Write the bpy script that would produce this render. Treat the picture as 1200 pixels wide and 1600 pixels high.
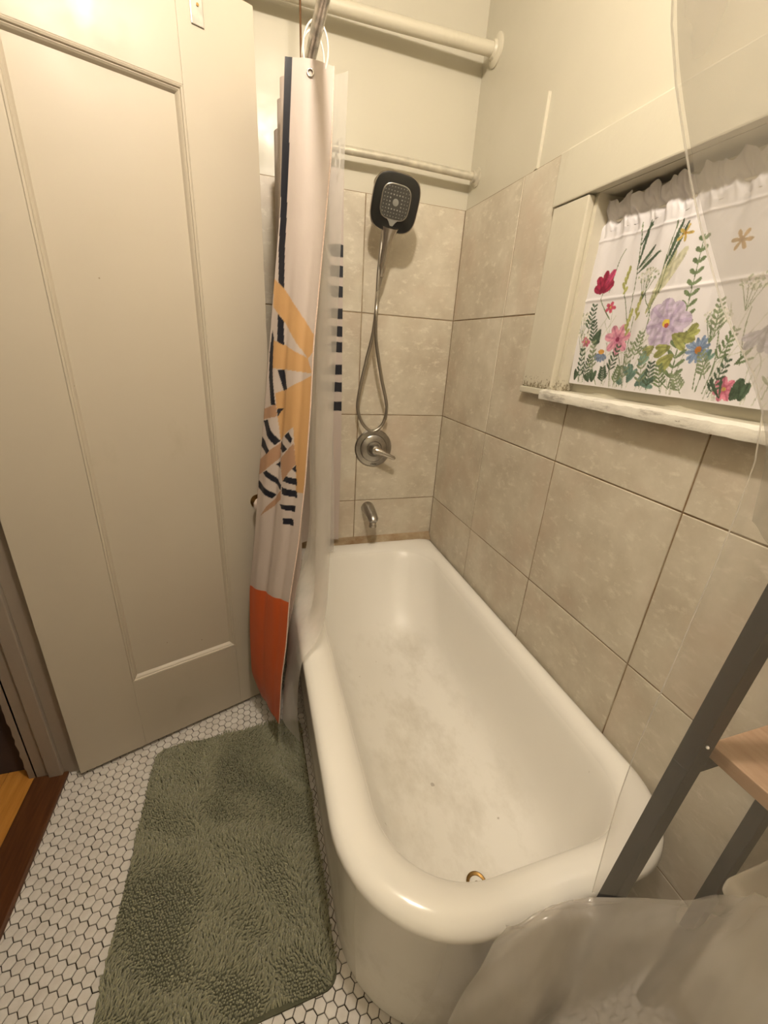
import bpy, bmesh, math, random
import numpy as np
from mathutils import Vector, Matrix
random.seed(7); np.random.seed(7)
for o in list(bpy.data.objects): bpy.data.objects.remove(o)
SC = bpy.context.scene
COL = SC.collection
R = math.radians

# ------------------------------------------------------------------ camera
CAM_POS = Vector((-0.8564, -1.7912, 1.3908))
YAW, PITCH, ROLL, FPX = 0.3220, -0.3846, 0.0661, 636.33
_fw = Vector((math.sin(YAW)*math.cos(PITCH), math.cos(YAW)*math.cos(PITCH), math.sin(PITCH)))
_r = Vector((math.cos(YAW), -math.sin(YAW), 0)); _u = _r.cross(_fw)
_r2 = _r*math.cos(ROLL)+_u*math.sin(ROLL); _u2 = _u*math.cos(ROLL)-_r*math.sin(ROLL)
cd = bpy.data.cameras.new('camera'); cd.sensor_fit = 'AUTO'; cd.sensor_width = 36
cd.lens = FPX/1600*36; cd.clip_start = 0.02
cam = bpy.data.objects.new('camera', cd); COL.objects.link(cam)
M = Matrix.Identity(4)
for i in range(3):
    M[i][0] = _r2[i]; M[i][1] = _u2[i]; M[i][2] = -_fw[i]; M[i][3] = CAM_POS[i]
cam.matrix_world = M
SC.camera = cam

# ------------------------------------------------------------------ world, exposure
w = bpy.data.worlds.new('world'); SC.world = w; w.use_nodes = True
w.node_tree.nodes['Background'].inputs[0].default_value = (0.02, 0.025, 0.04, 1)
w.node_tree.nodes['Background'].inputs[1].default_value = 0.2
LAMP_STRENGTH = 560.0
LAMP_COLOR = (1.0, 0.88, 0.735, 1)
SC.view_settings.view_transform = 'Standard'
SC.view_settings.look = 'None'
SC.view_settings.exposure = 0.0
SC.view_settings.gamma = 1.0
SC.view_settings.use_curve_mapping = False

# ------------------------------------------------------------------ helpers
def tag(o, label, cat, group=None):
    o['label'] = label; o['category'] = cat
    if group: o['group'] = group
    return o
def structure(o, label=None, cat=None):
    o['kind'] = 'structure'
    if label: o['label'] = label
    if cat: o['category'] = cat
    return o
def empty(name, loc=(0, 0, 0), rotz=0):
    o = bpy.data.objects.new(name, None); COL.objects.link(o)
    o.location = loc; o.rotation_euler = (0, 0, rotz); o.empty_display_size = 0.05
    return o
def link(name, me, parent=None, loc=None):
    # a mesh parent of a part sits at the world origin, so children keep world coordinates
    o = bpy.data.objects.new(name, me); COL.objects.link(o)
    if loc is not None: o.location = loc
    if parent is not None:
        o.parent = parent
        pw = Matrix.LocRotScale(parent.location, parent.rotation_euler, None)
        o.matrix_parent_inverse = pw.inverted() if parent.type == 'EMPTY' and not parent.get('local') else Matrix.Identity(4)
    return o
def mkmesh(name, verts, faces, mat, smooth=False):
    me = bpy.data.meshes.new(name)
    me.from_pydata([tuple(v) for v in verts], [], faces)
    me.materials.append(mat)
    if smooth:
        me.polygons.foreach_set('use_smooth', [True]*len(me.polygons))
    me.update()
    return me
class MB:
    """collects shapes of one mesh"""
    def __init__(s): s.v = []; s.f = []
    def add(s, v, f):
        n = len(s.v); s.v += [tuple(p) for p in v]; s.f += [[i+n for i in q] for q in f]; return s
    def box(s, a, b):
        x0, x1 = sorted((a[0], b[0])); y0, y1 = sorted((a[1], b[1])); z0, z1 = sorted((a[2], b[2]))
        v = [(x0,y0,z0),(x1,y0,z0),(x1,y1,z0),(x0,y1,z0),(x0,y0,z1),(x1,y0,z1),(x1,y1,z1),(x0,y1,z1)]
        return s.add(v, [(0,3,2,1),(4,5,6,7),(0,1,5,4),(1,2,6,5),(2,3,7,6),(3,0,4,7)])
    def loft(s, rings, cap0=True, cap1=True, closed=True):
        n = len(rings[0]); v = [p for r in rings for p in r]; f = []
        m = n if closed else n-1
        for i in range(len(rings)-1):
            for j in range(m):
                k = (j+1) % n
                f.append((i*n+j, i*n+k, (i+1)*n+k, (i+1)*n+j))
        if cap0: f.append(tuple(range(n-1, -1, -1)))
        if cap1: f.append(tuple((len(rings)-1)*n+j for j in range(n)))
        return s.add(v, f)
    def tube(s, pts, rad, seg=10, cap=True):
        pts = [Vector(p) for p in pts]
        if not hasattr(rad, '__len__'): rad = [rad]*len(pts)
        rings = []; up = None
        for i, p in enumerate(pts):
            t = (pts[min(i+1, len(pts)-1)]-pts[max(i-1, 0)]).normalized()
            if up is None:
                up = t.orthogonal().normalized()
            up = (up-t*up.dot(t)).normalized(); b = t.cross(up)
            rings.append([p+(up*math.cos(2*math.pi*k/seg)+b*math.sin(2*math.pi*k/seg))*rad[i] for k in range(seg)])
        return s.loft(rings, cap, cap)
    def lathe(s, prof, o, ax, seg=32, cap0=True, cap1=True):
        """prof: (radius, distance along ax)"""
        o = Vector(o); ax = Vector(ax).normalized(); u = ax.orthogonal().normalized(); b = ax.cross(u)
        rings = [[o+ax*d+(u*math.cos(2*math.pi*k/seg)+b*math.sin(2*math.pi*k/seg))*max(r, 1e-5) for k in range(seg)] for r, d in prof]
        return s.loft(rings, cap0, cap1)
    def sphere(s, c, r, nu=12, nv=8):
        c = Vector(c)
        return s.lathe([(r*math.sin(math.pi*i/nv), -r*math.cos(math.pi*i/nv)) for i in range(nv+1)], c, (0, 0, 1), nu)
    def torus(s, c, ax, R0, r, nu=28, nv=8, sx=1.0):
        c = Vector(c); ax = Vector(ax).normalized(); u = Vector((0, 0, 1)); u = (u-ax*u.dot(ax)).normalized(); b = ax.cross(u)
        v = []; f = []
        for i in range(nu):
            a = 2*math.pi*i/nu; d = u*math.cos(a)*sx+b*math.sin(a); e = (u*math.cos(a)+b*math.sin(a)).normalized()
            for j in range(nv):
                q = 2*math.pi*j/nv
                v.append(c+d*R0+e*r*math.cos(q)+ax*r*math.sin(q))
        for i in range(nu):
            for j in range(nv):
                f.append((i*nv+j, ((i+1) % nu)*nv+j, ((i+1) % nu)*nv+(j+1) % nv, i*nv+(j+1) % nv))
        return s.add(v, f)
    def build(s, name, mat, parent=None, smooth=False, bevel=0, bseg=2, angle=40):
        me = mkmesh(name, s.v, s.f, mat, False)
        bm = bmesh.new(); bm.from_mesh(me)
        bmesh.ops.recalc_face_normals(bm, faces=bm.faces)
        if bevel:
            es = [e for e in bm.edges if len(e.link_faces) == 2 and e.calc_face_angle(0) > R(30)]
            bmesh.ops.bevel(bm, geom=es, offset=bevel, segments=bseg, affect='EDGES', profile=0.6, clamp_overlap=True)
        if smooth:
            for f in bm.faces: f.smooth = True
            for e in bm.edges:
                if len(e.link_faces) == 2 and e.calc_face_angle(0) > R(angle): e.smooth = False
        bm.to_mesh(me); bm.free()
        return link(name, me, parent)
def box(name, a, b, mat, parent=None, bevel=0):
    return MB().box(a, b).build(name, mat, parent, bevel=bevel)
def catmull(P, n):
    """P: (k,d) array -> smooth samples n per segment"""
    P = np.asarray(P, float); out = []
    Q = np.vstack([2*P[:1]-P[1:2], P, 2*P[-1:]-P[-2:-1]])
    for i in range(len(P)-1):
        p0, p1, p2, p3 = Q[i:i+4]
        for t in np.linspace(0, 1, n, endpoint=False):
            out.append(0.5*((2*p1)+(-p0+p2)*t+(2*p0-5*p1+4*p2-p3)*t*t+(-p0+3*p1-3*p2+p3)*t**3))
    out.append(P[-1]); return np.array(out)
def cloth_grid(keys, nu, nv):
    """keys[row][col] = xyz ; bicubic; returns array (rows, cols, 3)"""
    K = np.asarray(keys, float)
    A = np.array([catmull(r, nu) for r in K])
    B = np.array([catmull(A[:, c], nv) for c in range(A.shape[1])])
    return B.transpose(1, 0, 2)
def grid_mesh(name, G, mat, smooth=True, color=None):
    nr, nc = G.shape[:2]
    me = bpy.data.meshes.new(name)
    idx = np.arange(nr*nc).reshape(nr, nc)
    F = np.stack([idx[:-1, :-1], idx[:-1, 1:], idx[1:, 1:], idx[1:, :-1]], -1).reshape(-1, 4)
    me.vertices.add(nr*nc); me.vertices.foreach_set('co', G.reshape(-1).astype(np.float32))
    me.loops.add(F.size); me.loops.foreach_set('vertex_index', F.reshape(-1).astype(np.int32))
    me.polygons.add(len(F)); me.polygons.foreach_set('loop_start', (np.arange(len(F))*4).astype(np.int32))
    me.update(calc_edges=True)
    if smooth: me.polygons.foreach_set('use_smooth', np.ones(len(F), bool))
    me.materials.append(mat)
    if color is not None:
        at = me.color_attributes.new('print', 'FLOAT_COLOR', 'POINT')
        at.data.foreach_set('color', np.concatenate([color.reshape(-1, 3), np.ones((nr*nc, 1))], 1).astype(np.float32).reshape(-1))
    me.validate(); me.update()
    return me

# ------------------------------------------------------------------ materials
def new_mat(name):
    m = bpy.data.materials.new(name); m.use_nodes = True
    nt = m.node_tree; b = nt.nodes['Principled BSDF']
    return m, nt, b
def N(nt, t, **kw):
    n = nt.nodes.new(t)
    for k, v in kw.items(): setattr(n, k, v)
    return n
def coords(nt, kind='Object', rnd=False):
    tc = N(nt, 'ShaderNodeTexCoord'); s = tc.outputs[kind]
    if rnd:
        oi = N(nt, 'ShaderNodeObjectInfo')
        ml = N(nt, 'ShaderNodeVectorMath', operation='MULTIPLY_ADD')
        nt.links.new(oi.outputs['Random'], ml.inputs[0]); ml.inputs[1].default_value = (37, 91, 53)
        nt.links.new(s, ml.inputs[2]); s = ml.outputs[0]
    return s
def noise(nt, vec, scale, detail=4, rough=0.6, stretch=None):
    if stretch:
        mp = N(nt, 'ShaderNodeMapping'); nt.links.new(vec, mp.inputs[0]); mp.inputs['Scale'].default_value = stretch; vec = mp.outputs[0]
    n = N(nt, 'ShaderNodeTexNoise'); nt.links.new(vec, n.inputs['Vector'])
    n.inputs['Scale'].default_value = scale; n.inputs['Detail'].default_value = detail; n.inputs['Roughness'].default_value = rough
    return n.outputs['Fac']
def ramp(nt, fac, stops):
    r = N(nt, 'ShaderNodeValToRGB'); nt.links.new(fac, r.inputs[0])
    e = r.color_ramp.elements
    while len(e) < len(stops): e.new(0.5)
    for el, (p, c) in zip(e, stops):
        el.position = p; el.color = c if len(c) == 4 else (*c, 1)
    return r.outputs[0]
def mixc(nt, fac, a, b, mode='MIX'):
    m = N(nt, 'ShaderNodeMix', data_type='RGBA', blend_type=mode)
    if isinstance(fac, (int, float)): m.inputs[0].default_value = fac
    else: nt.links.new(fac, m.inputs[0])
    for i, c in ((6, a), (7, b)):
        if isinstance(c, tuple): m.inputs[i].default_value = c if len(c) == 4 else (*c, 1)
        else: nt.links.new(c, m.inputs[i])
    return m.outputs[2]
def bump(nt, b, h, strength=0.2, dist=0.002):
    n = N(nt, 'ShaderNodeBump'); nt.links.new(h, n.inputs['Height'])
    n.inputs['Strength'].default_value = strength; n.inputs['Distance'].default_value = dist
    nt.links.new(n.outputs[0], b.inputs['Normal'])
def simple(name, col, rough=0.5, metal=0.0, var=0.0, vscale=8, bstr=0, bscale=60, bdist=0.001, coat=0, rnd=False):
    m, nt, b = new_mat(name)
    b.inputs['Roughness'].default_value = rough; b.inputs['Metallic'].default_value = metal
    b.inputs['Coat Weight'].default_value = coat
    v = coords(nt, 'Object', rnd)
    n = noise(nt, v, vscale)
    d = tuple(c*(1-var) for c in col); e = tuple(min(1, c*(1+var*0.6)) for c in col)
    nt.links.new(ramp(nt, n, [(0.3, d), (0.7, e)]), b.inputs['Base Color'])
    if bstr: bump(nt, b, noise(nt, v, bscale, 3), bstr, bdist)
    return m
def paint(name, col, dirt, chips, rough=0.35, bscale=14, bstr=0.25):
    """old gloss paint with scuffs, lumps and small chips"""
    m, nt, b = new_mat(name); v = coords(nt, 'Object')
    base = ramp(nt, noise(nt, v, 1.7, 5), [(0.25, tuple(c*0.93 for c in col)), (0.75, col)])
    base = mixc(nt, ramp(nt, noise(nt, v, 5, 6, 0.7, (1, 1, 0.5)), [(0.62, (0, 0, 0)), (0.8, (0.35, 0.35, 0.35))]), base, dirt)
    base = mixc(nt, ramp(nt, noise(nt, v, 55, 2, 0.4), [(0.80, (0, 0, 0)), (0.83, (0.8, 0.8, 0.8))]), base, chips)
    nt.links.new(base, b.inputs['Base Color'])
    rr = ramp(nt, noise(nt, v, 9, 4), [(0.3, (rough*0.8,)*3), (0.7, (min(1, rough*1.3),)*3)])
    nt.links.new(rr, b.inputs['Roughness'])
    bump(nt, b, noise(nt, v, bscale, 5, 0.55), bstr, 0.004)
    return m
M_WALL = paint('cream_wall_paint', (0.58, 0.545, 0.445), (0.42, 0.36, 0.24), (0.36, 0.30, 0.21), 0.36, 11, 0.18)
M_DOOR = paint('cream_door_paint', (0.49, 0.435, 0.35), (0.34, 0.29, 0.2), (0.22, 0.16, 0.1), 0.4, 7, 0.10)
M_CASING = paint('old_trim_paint', (0.60, 0.565, 0.46), (0.36, 0.29, 0.19), (0.25, 0.19, 0.12), 0.34, 24, 0.3)
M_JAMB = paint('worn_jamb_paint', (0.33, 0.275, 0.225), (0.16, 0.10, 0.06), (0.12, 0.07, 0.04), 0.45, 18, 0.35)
M_PIPEPAINT = paint('painted_pipe', (0.62, 0.575, 0.46), (0.34, 0.28, 0.18), (0.12, 0.09, 0.05), 0.38, 30, 0.35)

def peeling():
    m, nt, b = new_mat('peeling_casing_paint'); v = coords(nt, 'Object')
    base = ramp(nt, noise(nt, v, 4, 5), [(0.3, (0.57, 0.53, 0.43)), (0.75, (0.63, 0.59, 0.48))])
    sp = N(nt, 'ShaderNodeSeparateXYZ'); nt.links.new(v, sp.inputs[0])
    mr = N(nt, 'ShaderNodeMapRange'); nt.links.new(sp.outputs[2], mr.inputs[0])
    mr.inputs[1].default_value = 1.30; mr.inputs[2].default_value = 1.365; mr.inputs[3].default_value = 0.30; mr.inputs[4].default_value = 0.0
    ad = N(nt, 'ShaderNodeMath', operation='ADD'); nt.links.new(noise(nt, v, 80, 6, 0.78, (1, 1, 0.8)), ad.inputs[0]); nt.links.new(mr.outputs[0], ad.inputs[1])
    base = mixc(nt, ramp(nt, ad.outputs[0], [(0.72, (0, 0, 0)), (0.76, (0.9, 0.9, 0.9))]), base, (0.19, 0.15, 0.09))
    nt.links.new(base, b.inputs['Base Color']); b.inputs['Roughness'].default_value = 0.38
    bump(nt, b, noise(nt, v, 30, 5), 0.35, 0.004)
    return m
M_PEEL = peeling()

def tile_mat():
    m, nt, b = new_mat('beige_wall_tile'); v = coords(nt, 'Object', True)
    a = noise(nt, v, 7, 7, 0.62)
    c = ramp(nt, a, [(0.30, (0.47, 0.41, 0.32)), (0.5, (0.56, 0.505, 0.405)), (0.72, (0.66, 0.605, 0.50))])
    s = noise(nt, v, 26, 6, 0.7, (1.0, 1.0, 1.9))
    c = mixc(nt, ramp(nt, s, [(0.54, (0, 0, 0)), (0.68, (0.75, 0.75, 0.75))]), c, (0.72, 0.67, 0.56))
    c = mixc(nt, ramp(nt, noise(nt, v, 4, 3), [(0.50, (0, 0, 0)), (0.75, (0.6, 0.6, 0.6))]), c, (0.50, 0.385, 0.29))
    nt.links.new(c, b.inputs['Base Color']); b.inputs['Roughness'].default_value = 0.36
    bump(nt, b, noise(nt, v, 22, 6, 0.65, (1, 1, 1.6)), 0.16, 0.003)
    return m
M_TILE = tile_mat()
def grout_mat(name, a, b_, c_):
    m, nt, b = new_mat(name); v = coords(nt, 'Object')
    nt.links.new(ramp(nt, noise(nt, v, 6, 5, 0.7), [(0.35, a), (0.55, b_), (0.7, c_)]), b.inputs['Base Color'])
    b.inputs['Roughness'].default_value = 0.85; bump(nt, b, noise(nt, v, 300, 2), 0.4, 0.001)
    return m
M_GROUT = grout_mat('brown_wall_grout', (0.20, 0.12, 0.06), (0.30, 0.23, 0.15), (0.40, 0.34, 0.25))
M_FGROUT = grout_mat('dark_floor_grout', (0.018, 0.013, 0.008), (0.032, 0.024, 0.014), (0.06, 0.047, 0.03))
def hex_mat():
    m, nt, b = new_mat('white_hex_tile'); v = coords(nt, 'Object', True)
    oi = N(nt, 'ShaderNodeObjectInfo')
    c = ramp(nt, noise(nt, v, 30, 4), [(0.3, (0.62, 0.58, 0.54)), (0.7, (0.76, 0.73, 0.70))])
    g = N(nt, 'ShaderNodeNewGeometry')
    c = mixc(nt, ramp(nt, g.outputs['Random Per Island'], [(0.0, (0.45, 0.45, 0.45)), (1.0, (0, 0, 0))]), c, (0.58, 0.53, 0.48))
    nt.links.new(c, b.inputs['Base Color']); b.inputs['Roughness'].default_value = 0.42
    bump(nt, b, noise(nt, v, 90, 3), 0.12, 0.001)
    return m
M_HEX = hex_mat()
def enamel():
    m, nt, b = new_mat('white_tub_enamel'); v = coords(nt, 'Object')
    sp = N(nt, 'ShaderNodeSeparateXYZ'); nt.links.new(v, sp.inputs[0])
    mr = N(nt, 'ShaderNodeMapRange'); nt.links.new(sp.outputs[2], mr.inputs[0])
    mr.inputs[1].default_value = 0.115; mr.inputs[2].default_value = 0.20; mr.inputs[3].default_value = 1; mr.inputs[4].default_value = 0
    sx = N(nt, 'ShaderNodeMapRange'); nt.links.new(sp.outputs[0], sx.inputs[0])
    sx.inputs[1].default_value = -0.62; sx.inputs[2].default_value = -0.50; sx.inputs[3].default_value = 0; sx.inputs[4].default_value = 1
    ml = N(nt, 'ShaderNodeMath', operation='MULTIPLY')
    st = ramp(nt, noise(nt, v, 5.5, 7, 0.7, (1.2, 0.7, 1)), [(0.45, (0, 0, 0)), (0.75, (0.75, 0.75, 0.75))])
    nt.links.new(mr.outputs[0], ml.inputs[0]); nt.links.new(st, ml.inputs[1])
    c = mixc(nt, ml.outputs[0], (0.88, 0.855, 0.805), (0.60, 0.56, 0.48))
    spk = ramp(nt, noise(nt, v, 38, 2, 0.3), [(0.80, (0, 0, 0)), (0.83, (0.6, 0.6, 0.6))])
    c = mixc(nt, spk, c, (0.35, 0.30, 0.25))
    nt.links.new(c, b.inputs['Base Color'])
    rr = N(nt, 'ShaderNodeMapRange'); nt.links.new(sp.outputs[2], rr.inputs[0]); rr.inputs[1].default_value = 0.435; rr.inputs[2].default_value = 0.466; rr.inputs[3].default_value = 0.36; rr.inputs[4].default_value = 0.15
    # the scrubbed inside is duller than the apron
    ix = N(nt, 'ShaderNodeMath', operation='GREATER_THAN'); nt.links.new(sp.outputs[0], ix.inputs[0]); ix.inputs[1].default_value = -0.70
    iy = N(nt, 'ShaderNodeMath', operation='GREATER_THAN'); nt.links.new(sp.outputs[1], iy.inputs[0]); iy.inputs[1].default_value = -1.445
    ib = N(nt, 'ShaderNodeMath', operation='MULTIPLY'); nt.links.new(ix.outputs[0], ib.inputs[0]); nt.links.new(iy.outputs[0], ib.inputs[1])
    im = N(nt, 'ShaderNodeMix', data_type='FLOAT'); nt.links.new(ib.outputs[0], im.inputs[0]); im.inputs[2].default_value = 0.12; nt.links.new(rr.outputs[0], im.inputs[3])
    nt.links.new(im.outputs[0], b.inputs['Roughness'])
    bump(nt, b, noise(nt, v, 9, 3), 0.04, 0.004)
    return m
M_TUB = enamel()
M_CAULK = grout_mat('stained_sealant', (0.26, 0.16, 0.08), (0.40, 0.31, 0.20), (0.50, 0.44, 0.33))
M_CHROME = simple('brushed_nickel', (0.55, 0.51, 0.46), 0.24, 1.0, 0.1)
M_DULL = simple('dull_chrome', (0.42, 0.40, 0.37), 0.30, 1.0, 0.25, 20)
M_GALV = simple('aged_galvanized_pipe', (0.58, 0.55, 0.50), 0.32, 0.9, 0.55, 22, 0.15, 80)
M_RODPAINT = simple('half_painted_rod', (0.62, 0.58, 0.48), 0.4, 0.35, 0.25, 18, 0.2, 60)
M_BLACK = simple('black_gloss_plastic', (0.012, 0.012, 0.011), 0.22)
M_SPRAY = simple('grey_spray_plate', (0.055, 0.052, 0.045), 0.35)
M_NOZZLE = simple('grey_silicone', (0.22, 0.215, 0.19), 0.5)
M_HOSE = simple('metal_hose', (0.42, 0.39, 0.34), 0.33, 1.0, 0.1)
M_WIRE = simple('rusty_wire', (0.14, 0.07, 0.03), 0.6, 0.6, 0.3, 40)
M_RING = simple('white_plastic_ring', (0.80, 0.76, 0.70), 0.2)
M_BRASS = simple('old_brass', (0.30, 0.18, 0.06), 0.4, 1.0, 0.4, 60)
M_GLASSKNOB = simple('cloudy_glass_knob', (0.55, 0.45, 0.40), 0.08, 0.0, 0.4, 60)
M_BLKMETAL = simple('black_powder_metal', (0.006, 0.007, 0.011), 0.6, 0.0, 0.2, 50)
M_PORC = simple('white_porcelain', (0.78, 0.75, 0.70), 0.12)
M_SILL = None
def woodmat(name, a, b_, rough=0.4, axis=(1, 12, 12), scale=6, rnd=True):
    m, nt, b = new_mat(name); v = coords(nt, 'Object', rnd)
    c = ramp(nt, noise(nt, v, scale, 6, 0.65, axis), [(0.3, a), (0.7, b_)])
    nt.links.new(c, b.inputs['Base Color']); b.inputs['Roughness'].default_value = rough
    bump(nt, b, noise(nt, v, scale*3, 4, 0.6, axis), 0.1, 0.001)
    return m
M_SHELF = woodmat('warm_shelf_wood', (0.34, 0.20, 0.12), (0.52, 0.35, 0.23), 0.5, (12, 1, 12))
M_THRESH = woodmat('dark_threshold_wood', (0.055, 0.020, 0.008), (0.13, 0.05, 0.018), 0.3, (12, 1, 12))
M_HALLWOOD = woodmat('orange_hall_floor', (0.42, 0.17, 0.03), (0.60, 0.28, 0.06), 0.3, (12, 1, 12))
M_HALLWALL = simple('unlit_hall_wall', (0.05, 0.035, 0.035), 0.7, 0, 0.2)  # near-black base colour holds the darkness of the unlit hall
def marble():
    m, nt, b = new_mat('chipped_white_sill'); v = coords(nt, 'Object')
    c = ramp(nt, noise(nt, v, 22, 7, 0.75, (1, 0.35, 1.5)), [(0.35, (0.32, 0.29, 0.25)), (0.47, (0.66, 0.63, 0.56)), (0.7, (0.78, 0.75, 0.67))])
    c = mixc(nt, ramp(nt, noise(nt, v, 70, 5, 0.7, (1, 0.3, 1)), [(0.68, (0, 0, 0)), (0.72, (0.8, 0.8, 0.8))]), c, (0.12, 0.09, 0.06))
    nt.links.new(c, b.inputs['Base Color']); b.inputs['Roughness'].default_value = 0.4
    bump(nt, b, noise(nt, v, 40, 5), 0.5, 0.004)
    return m
M_SILL = marble()
def fabric_mat(name, rough=0.55, sheen=0.3, trans=0.12, wr=14):
    m, nt, b = new_mat(name)
    at = N(nt, 'ShaderNodeVertexColor', layer_name='print')
    nt.links.new(at.outputs[0], b.inputs['Base Color'])
    b.inputs['Roughness'].default_value = rough; b.inputs['Sheen Weight'].default_value = sheen
    v = coords(nt, 'Object')
    bump(nt, b, noise(nt, v, wr, 4, 0.55, (1, 1, 0.6)), 0.22, 0.01)
    tr = N(nt, 'ShaderNodeBsdfTranslucent'); nt.links.new(at.outputs[0], tr.inputs[0])
    mx = N(nt, 'ShaderNodeMixShader'); mx.inputs[0].default_value = trans
    nt.links.new(b.outputs[0], mx.inputs[1]); nt.links.new(tr.outputs[0], mx.inputs[2])
    nt.links.new(mx.outputs[0], nt.nodes['Material Output'].inputs[0])
    return m
M_CURTAIN = fabric_mat('printed_polyester', 0.5, 0.0, 0.10)
M_WCURTAIN = fabric_mat('printed_window_cloth', 0.5, 0.0, 0.08, 26)
def liner_mat(name, haze, col=(0.80, 0.78, 0.74), gloss=0.06, bstr=0.22):
    """clear vinyl: mostly see-through, a little milky, with glossy wrinkles"""
    m, nt, b = new_mat(name); nt.nodes.remove(b)
    v = coords(nt, 'Object')
    df = N(nt, 'ShaderNodeBsdfDiffuse'); df.inputs[0].default_value = (*col, 1)
    tl = N(nt, 'ShaderNodeBsdfTranslucent'); tl.inputs[0].default_value = (*col, 1)
    gl = N(nt, 'ShaderNodeBsdfGlossy'); gl.inputs[0].default_value = (1, 1, 1, 1); gl.inputs[1].default_value = 0.16
    tp = N(nt, 'ShaderNodeBsdfTransparent')
    bm_ = N(nt, 'ShaderNodeBump'); nt.links.new(noise(nt, v, 24, 5, 0.6, (1, 1, 0.5)), bm_.inputs['Height']); bm_.inputs['Strength'].default_value = bstr; bm_.inputs['Distance'].default_value = 0.005
    for s in (df, gl): nt.links.new(bm_.outputs[0], s.inputs['Normal'])
    a = N(nt, 'ShaderNodeMixShader'); a.inputs[0].default_value = 0.45
    nt.links.new(df.outputs[0], a.inputs[1]); nt.links.new(tl.outputs[0], a.inputs[2])
    fz = ramp(nt, noise(nt, v, 7, 4, 0.6, (1, 1, 0.35)), [(0.3, (haze*0.8,)*3), (0.75, (haze*1.25,)*3)])
    c = N(nt, 'ShaderNodeMixShader'); nt.links.new(fz, c.inputs[0])
    nt.links.new(tp.outputs[0], c.inputs[1]); nt.links.new(a.outputs[0], c.inputs[2])
    d = N(nt, 'ShaderNodeMixShader'); d.inputs[0].default_value = gloss
    nt.links.new(c.outputs[0], d.inputs[1]); nt.links.new(gl.outputs[0], d.inputs[2])
    nt.links.new(d.outputs[0], nt.nodes['Material Output'].inputs[0])
    return m
M_LINER = liner_mat('milky_vinyl_liner', 0.46, (0.95, 0.93, 0.89), 0.05)
M_FLAP = liner_mat('shaded_vinyl_liner', 0.42, (0.46, 0.43, 0.40), 0.03, 0.12)  # liner vinyl greyed: the flap's dimness facing away from the lamp, in colour
M_CLEAR = liner_mat('clear_vinyl_liner', 0.22, (0.70, 0.67, 0.62), 0.03)
M_LINER2 = liner_mat('cloudy_vinyl_liner', 0.40, (0.74, 0.70, 0.66), 0.05, 0.2)
M_MATBASE = simple('mat_backing', (0.09, 0.09, 0.055), 0.9)
def pile_mat():
    m, nt, b = new_mat('sage_chenille'); g = N(nt, 'ShaderNodeNewGeometry')
    c = ramp(nt, g.outputs['Random Per Island'], [(0.0, (0.235, 0.235, 0.150)), (1.0, (0.325, 0.318, 0.210))])
    nt.links.new(c, b.inputs['Base Color']); b.inputs['Roughness'].default_value = 0.9; b.inputs['Sheen Weight'].default_value = 0.25
    return m
M_PILE = pile_mat()
def glass():
    m, nt, b = new_mat('window_glass'); b.inputs['Base Color'].default_value = (0.9, 0.95, 1, 1)
    b.inputs['Roughness'].default_value = 0.03; b.inputs['Transmission Weight'].default_value = 1.0
    v = coords(nt); bump(nt, b, noise(nt, v, 6, 2), 0.02, 0.001)
    return m
M_GLASS = glass()
M_DARKGAP = simple('dark_sash_paint', (0.05, 0.045, 0.04), 0.5)
def lampmat():
    m, nt, b = new_mat('lit_globe_glass')
    b.inputs['Base Color'].default_value = (0.9, 0.88, 0.8, 1)
    b.inputs['Emission Color'].default_value = LAMP_COLOR; b.inputs['Emission Strength'].default_value = LAMP_STRENGTH
    return m
M_LAMP = lampmat()
M_TEXT = simple('engraved_mark', (0.10, 0.09, 0.08), 0.4, 0.6)

# ================================================================== SETTING
RX, LX, YN, ZC = 0.0, -1.47, -2.45, 2.68      # right wall, left wall, wall behind the camera, ceiling
TP = 0.409                                     # wall tile pitch
ZR = [TP*(k+1.7) for k in (-1, 0, 1, 2, 3)]    # joint heights (0.286, .695, 1.104, 1.513, 1.922)
ZT = 1.915
# ---- floor with hexagonal tiles
fl = structure(box('floor', (LX-0.09, YN, -0.08), (0.12, 0.12, -0.0035), M_FGROUT), 'small white hexagon tile floor with dark grout', 'floor')
HP = 0.0265
def hex_verts(cx, cy, r=0.0142, h=0.0, z0=-0.0045):
    ang = [R(60*k) for k in range(6)]      # neighbours along +-y
    return ([(cx+r*math.cos(a), cy+r*math.sin(a), z0) for a in ang] +
            [(cx+r*math.cos(a), cy+r*math.sin(a), h-0.0012) for a in ang] +
            [(cx+(r-0.0013)*math.cos(a), cy+(r-0.0013)*math.sin(a), h) for a in ang])
HEXF = [(j, (j+1) % 6, 6+(j+1) % 6, 6+j) for j in range(6)]+[(6+j, 6+(j+1) % 6, 12+(j+1) % 6, 12+j) for j in range(6)]+[tuple(range(12, 18))]
def in_view(x, y):
    d = Vector((x, y, 0))-CAM_POS; zz = d.dot(_fw)
    if zz < 0.05: return None
    px = 600+FPX*d.dot(_r2)/zz; py = 800-FPX*d.dot(_u2)/zz
    return zz if (-15 < px < 1215 and py < 1615) else None
DOOR_O = Vector((-1.469, -0.635, 0)); DOOR_A = math.atan2(0.241, 0.667)
def behind_door(x, y):
    d = Vector((x, y, 0))-DOOR_O
    return d.y*math.cos(DOOR_A)-d.x*math.sin(DOOR_A) > 0.0
cells = []
dx = HP*math.sqrt(3)/2
for i in range(0, int(1.56/dx)):
    for j in range(0, int(2.45/HP)+1):
        x = -0.006-i*dx; y = -0.006-j*HP-(HP/2 if i % 2 else 0)
        if x < -1.545 or y < YN+0.01: continue
        if x < LX+0.012 and not (-1.43 < y < -0.597): continue
        cells.append((x, y))
vis = []
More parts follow.
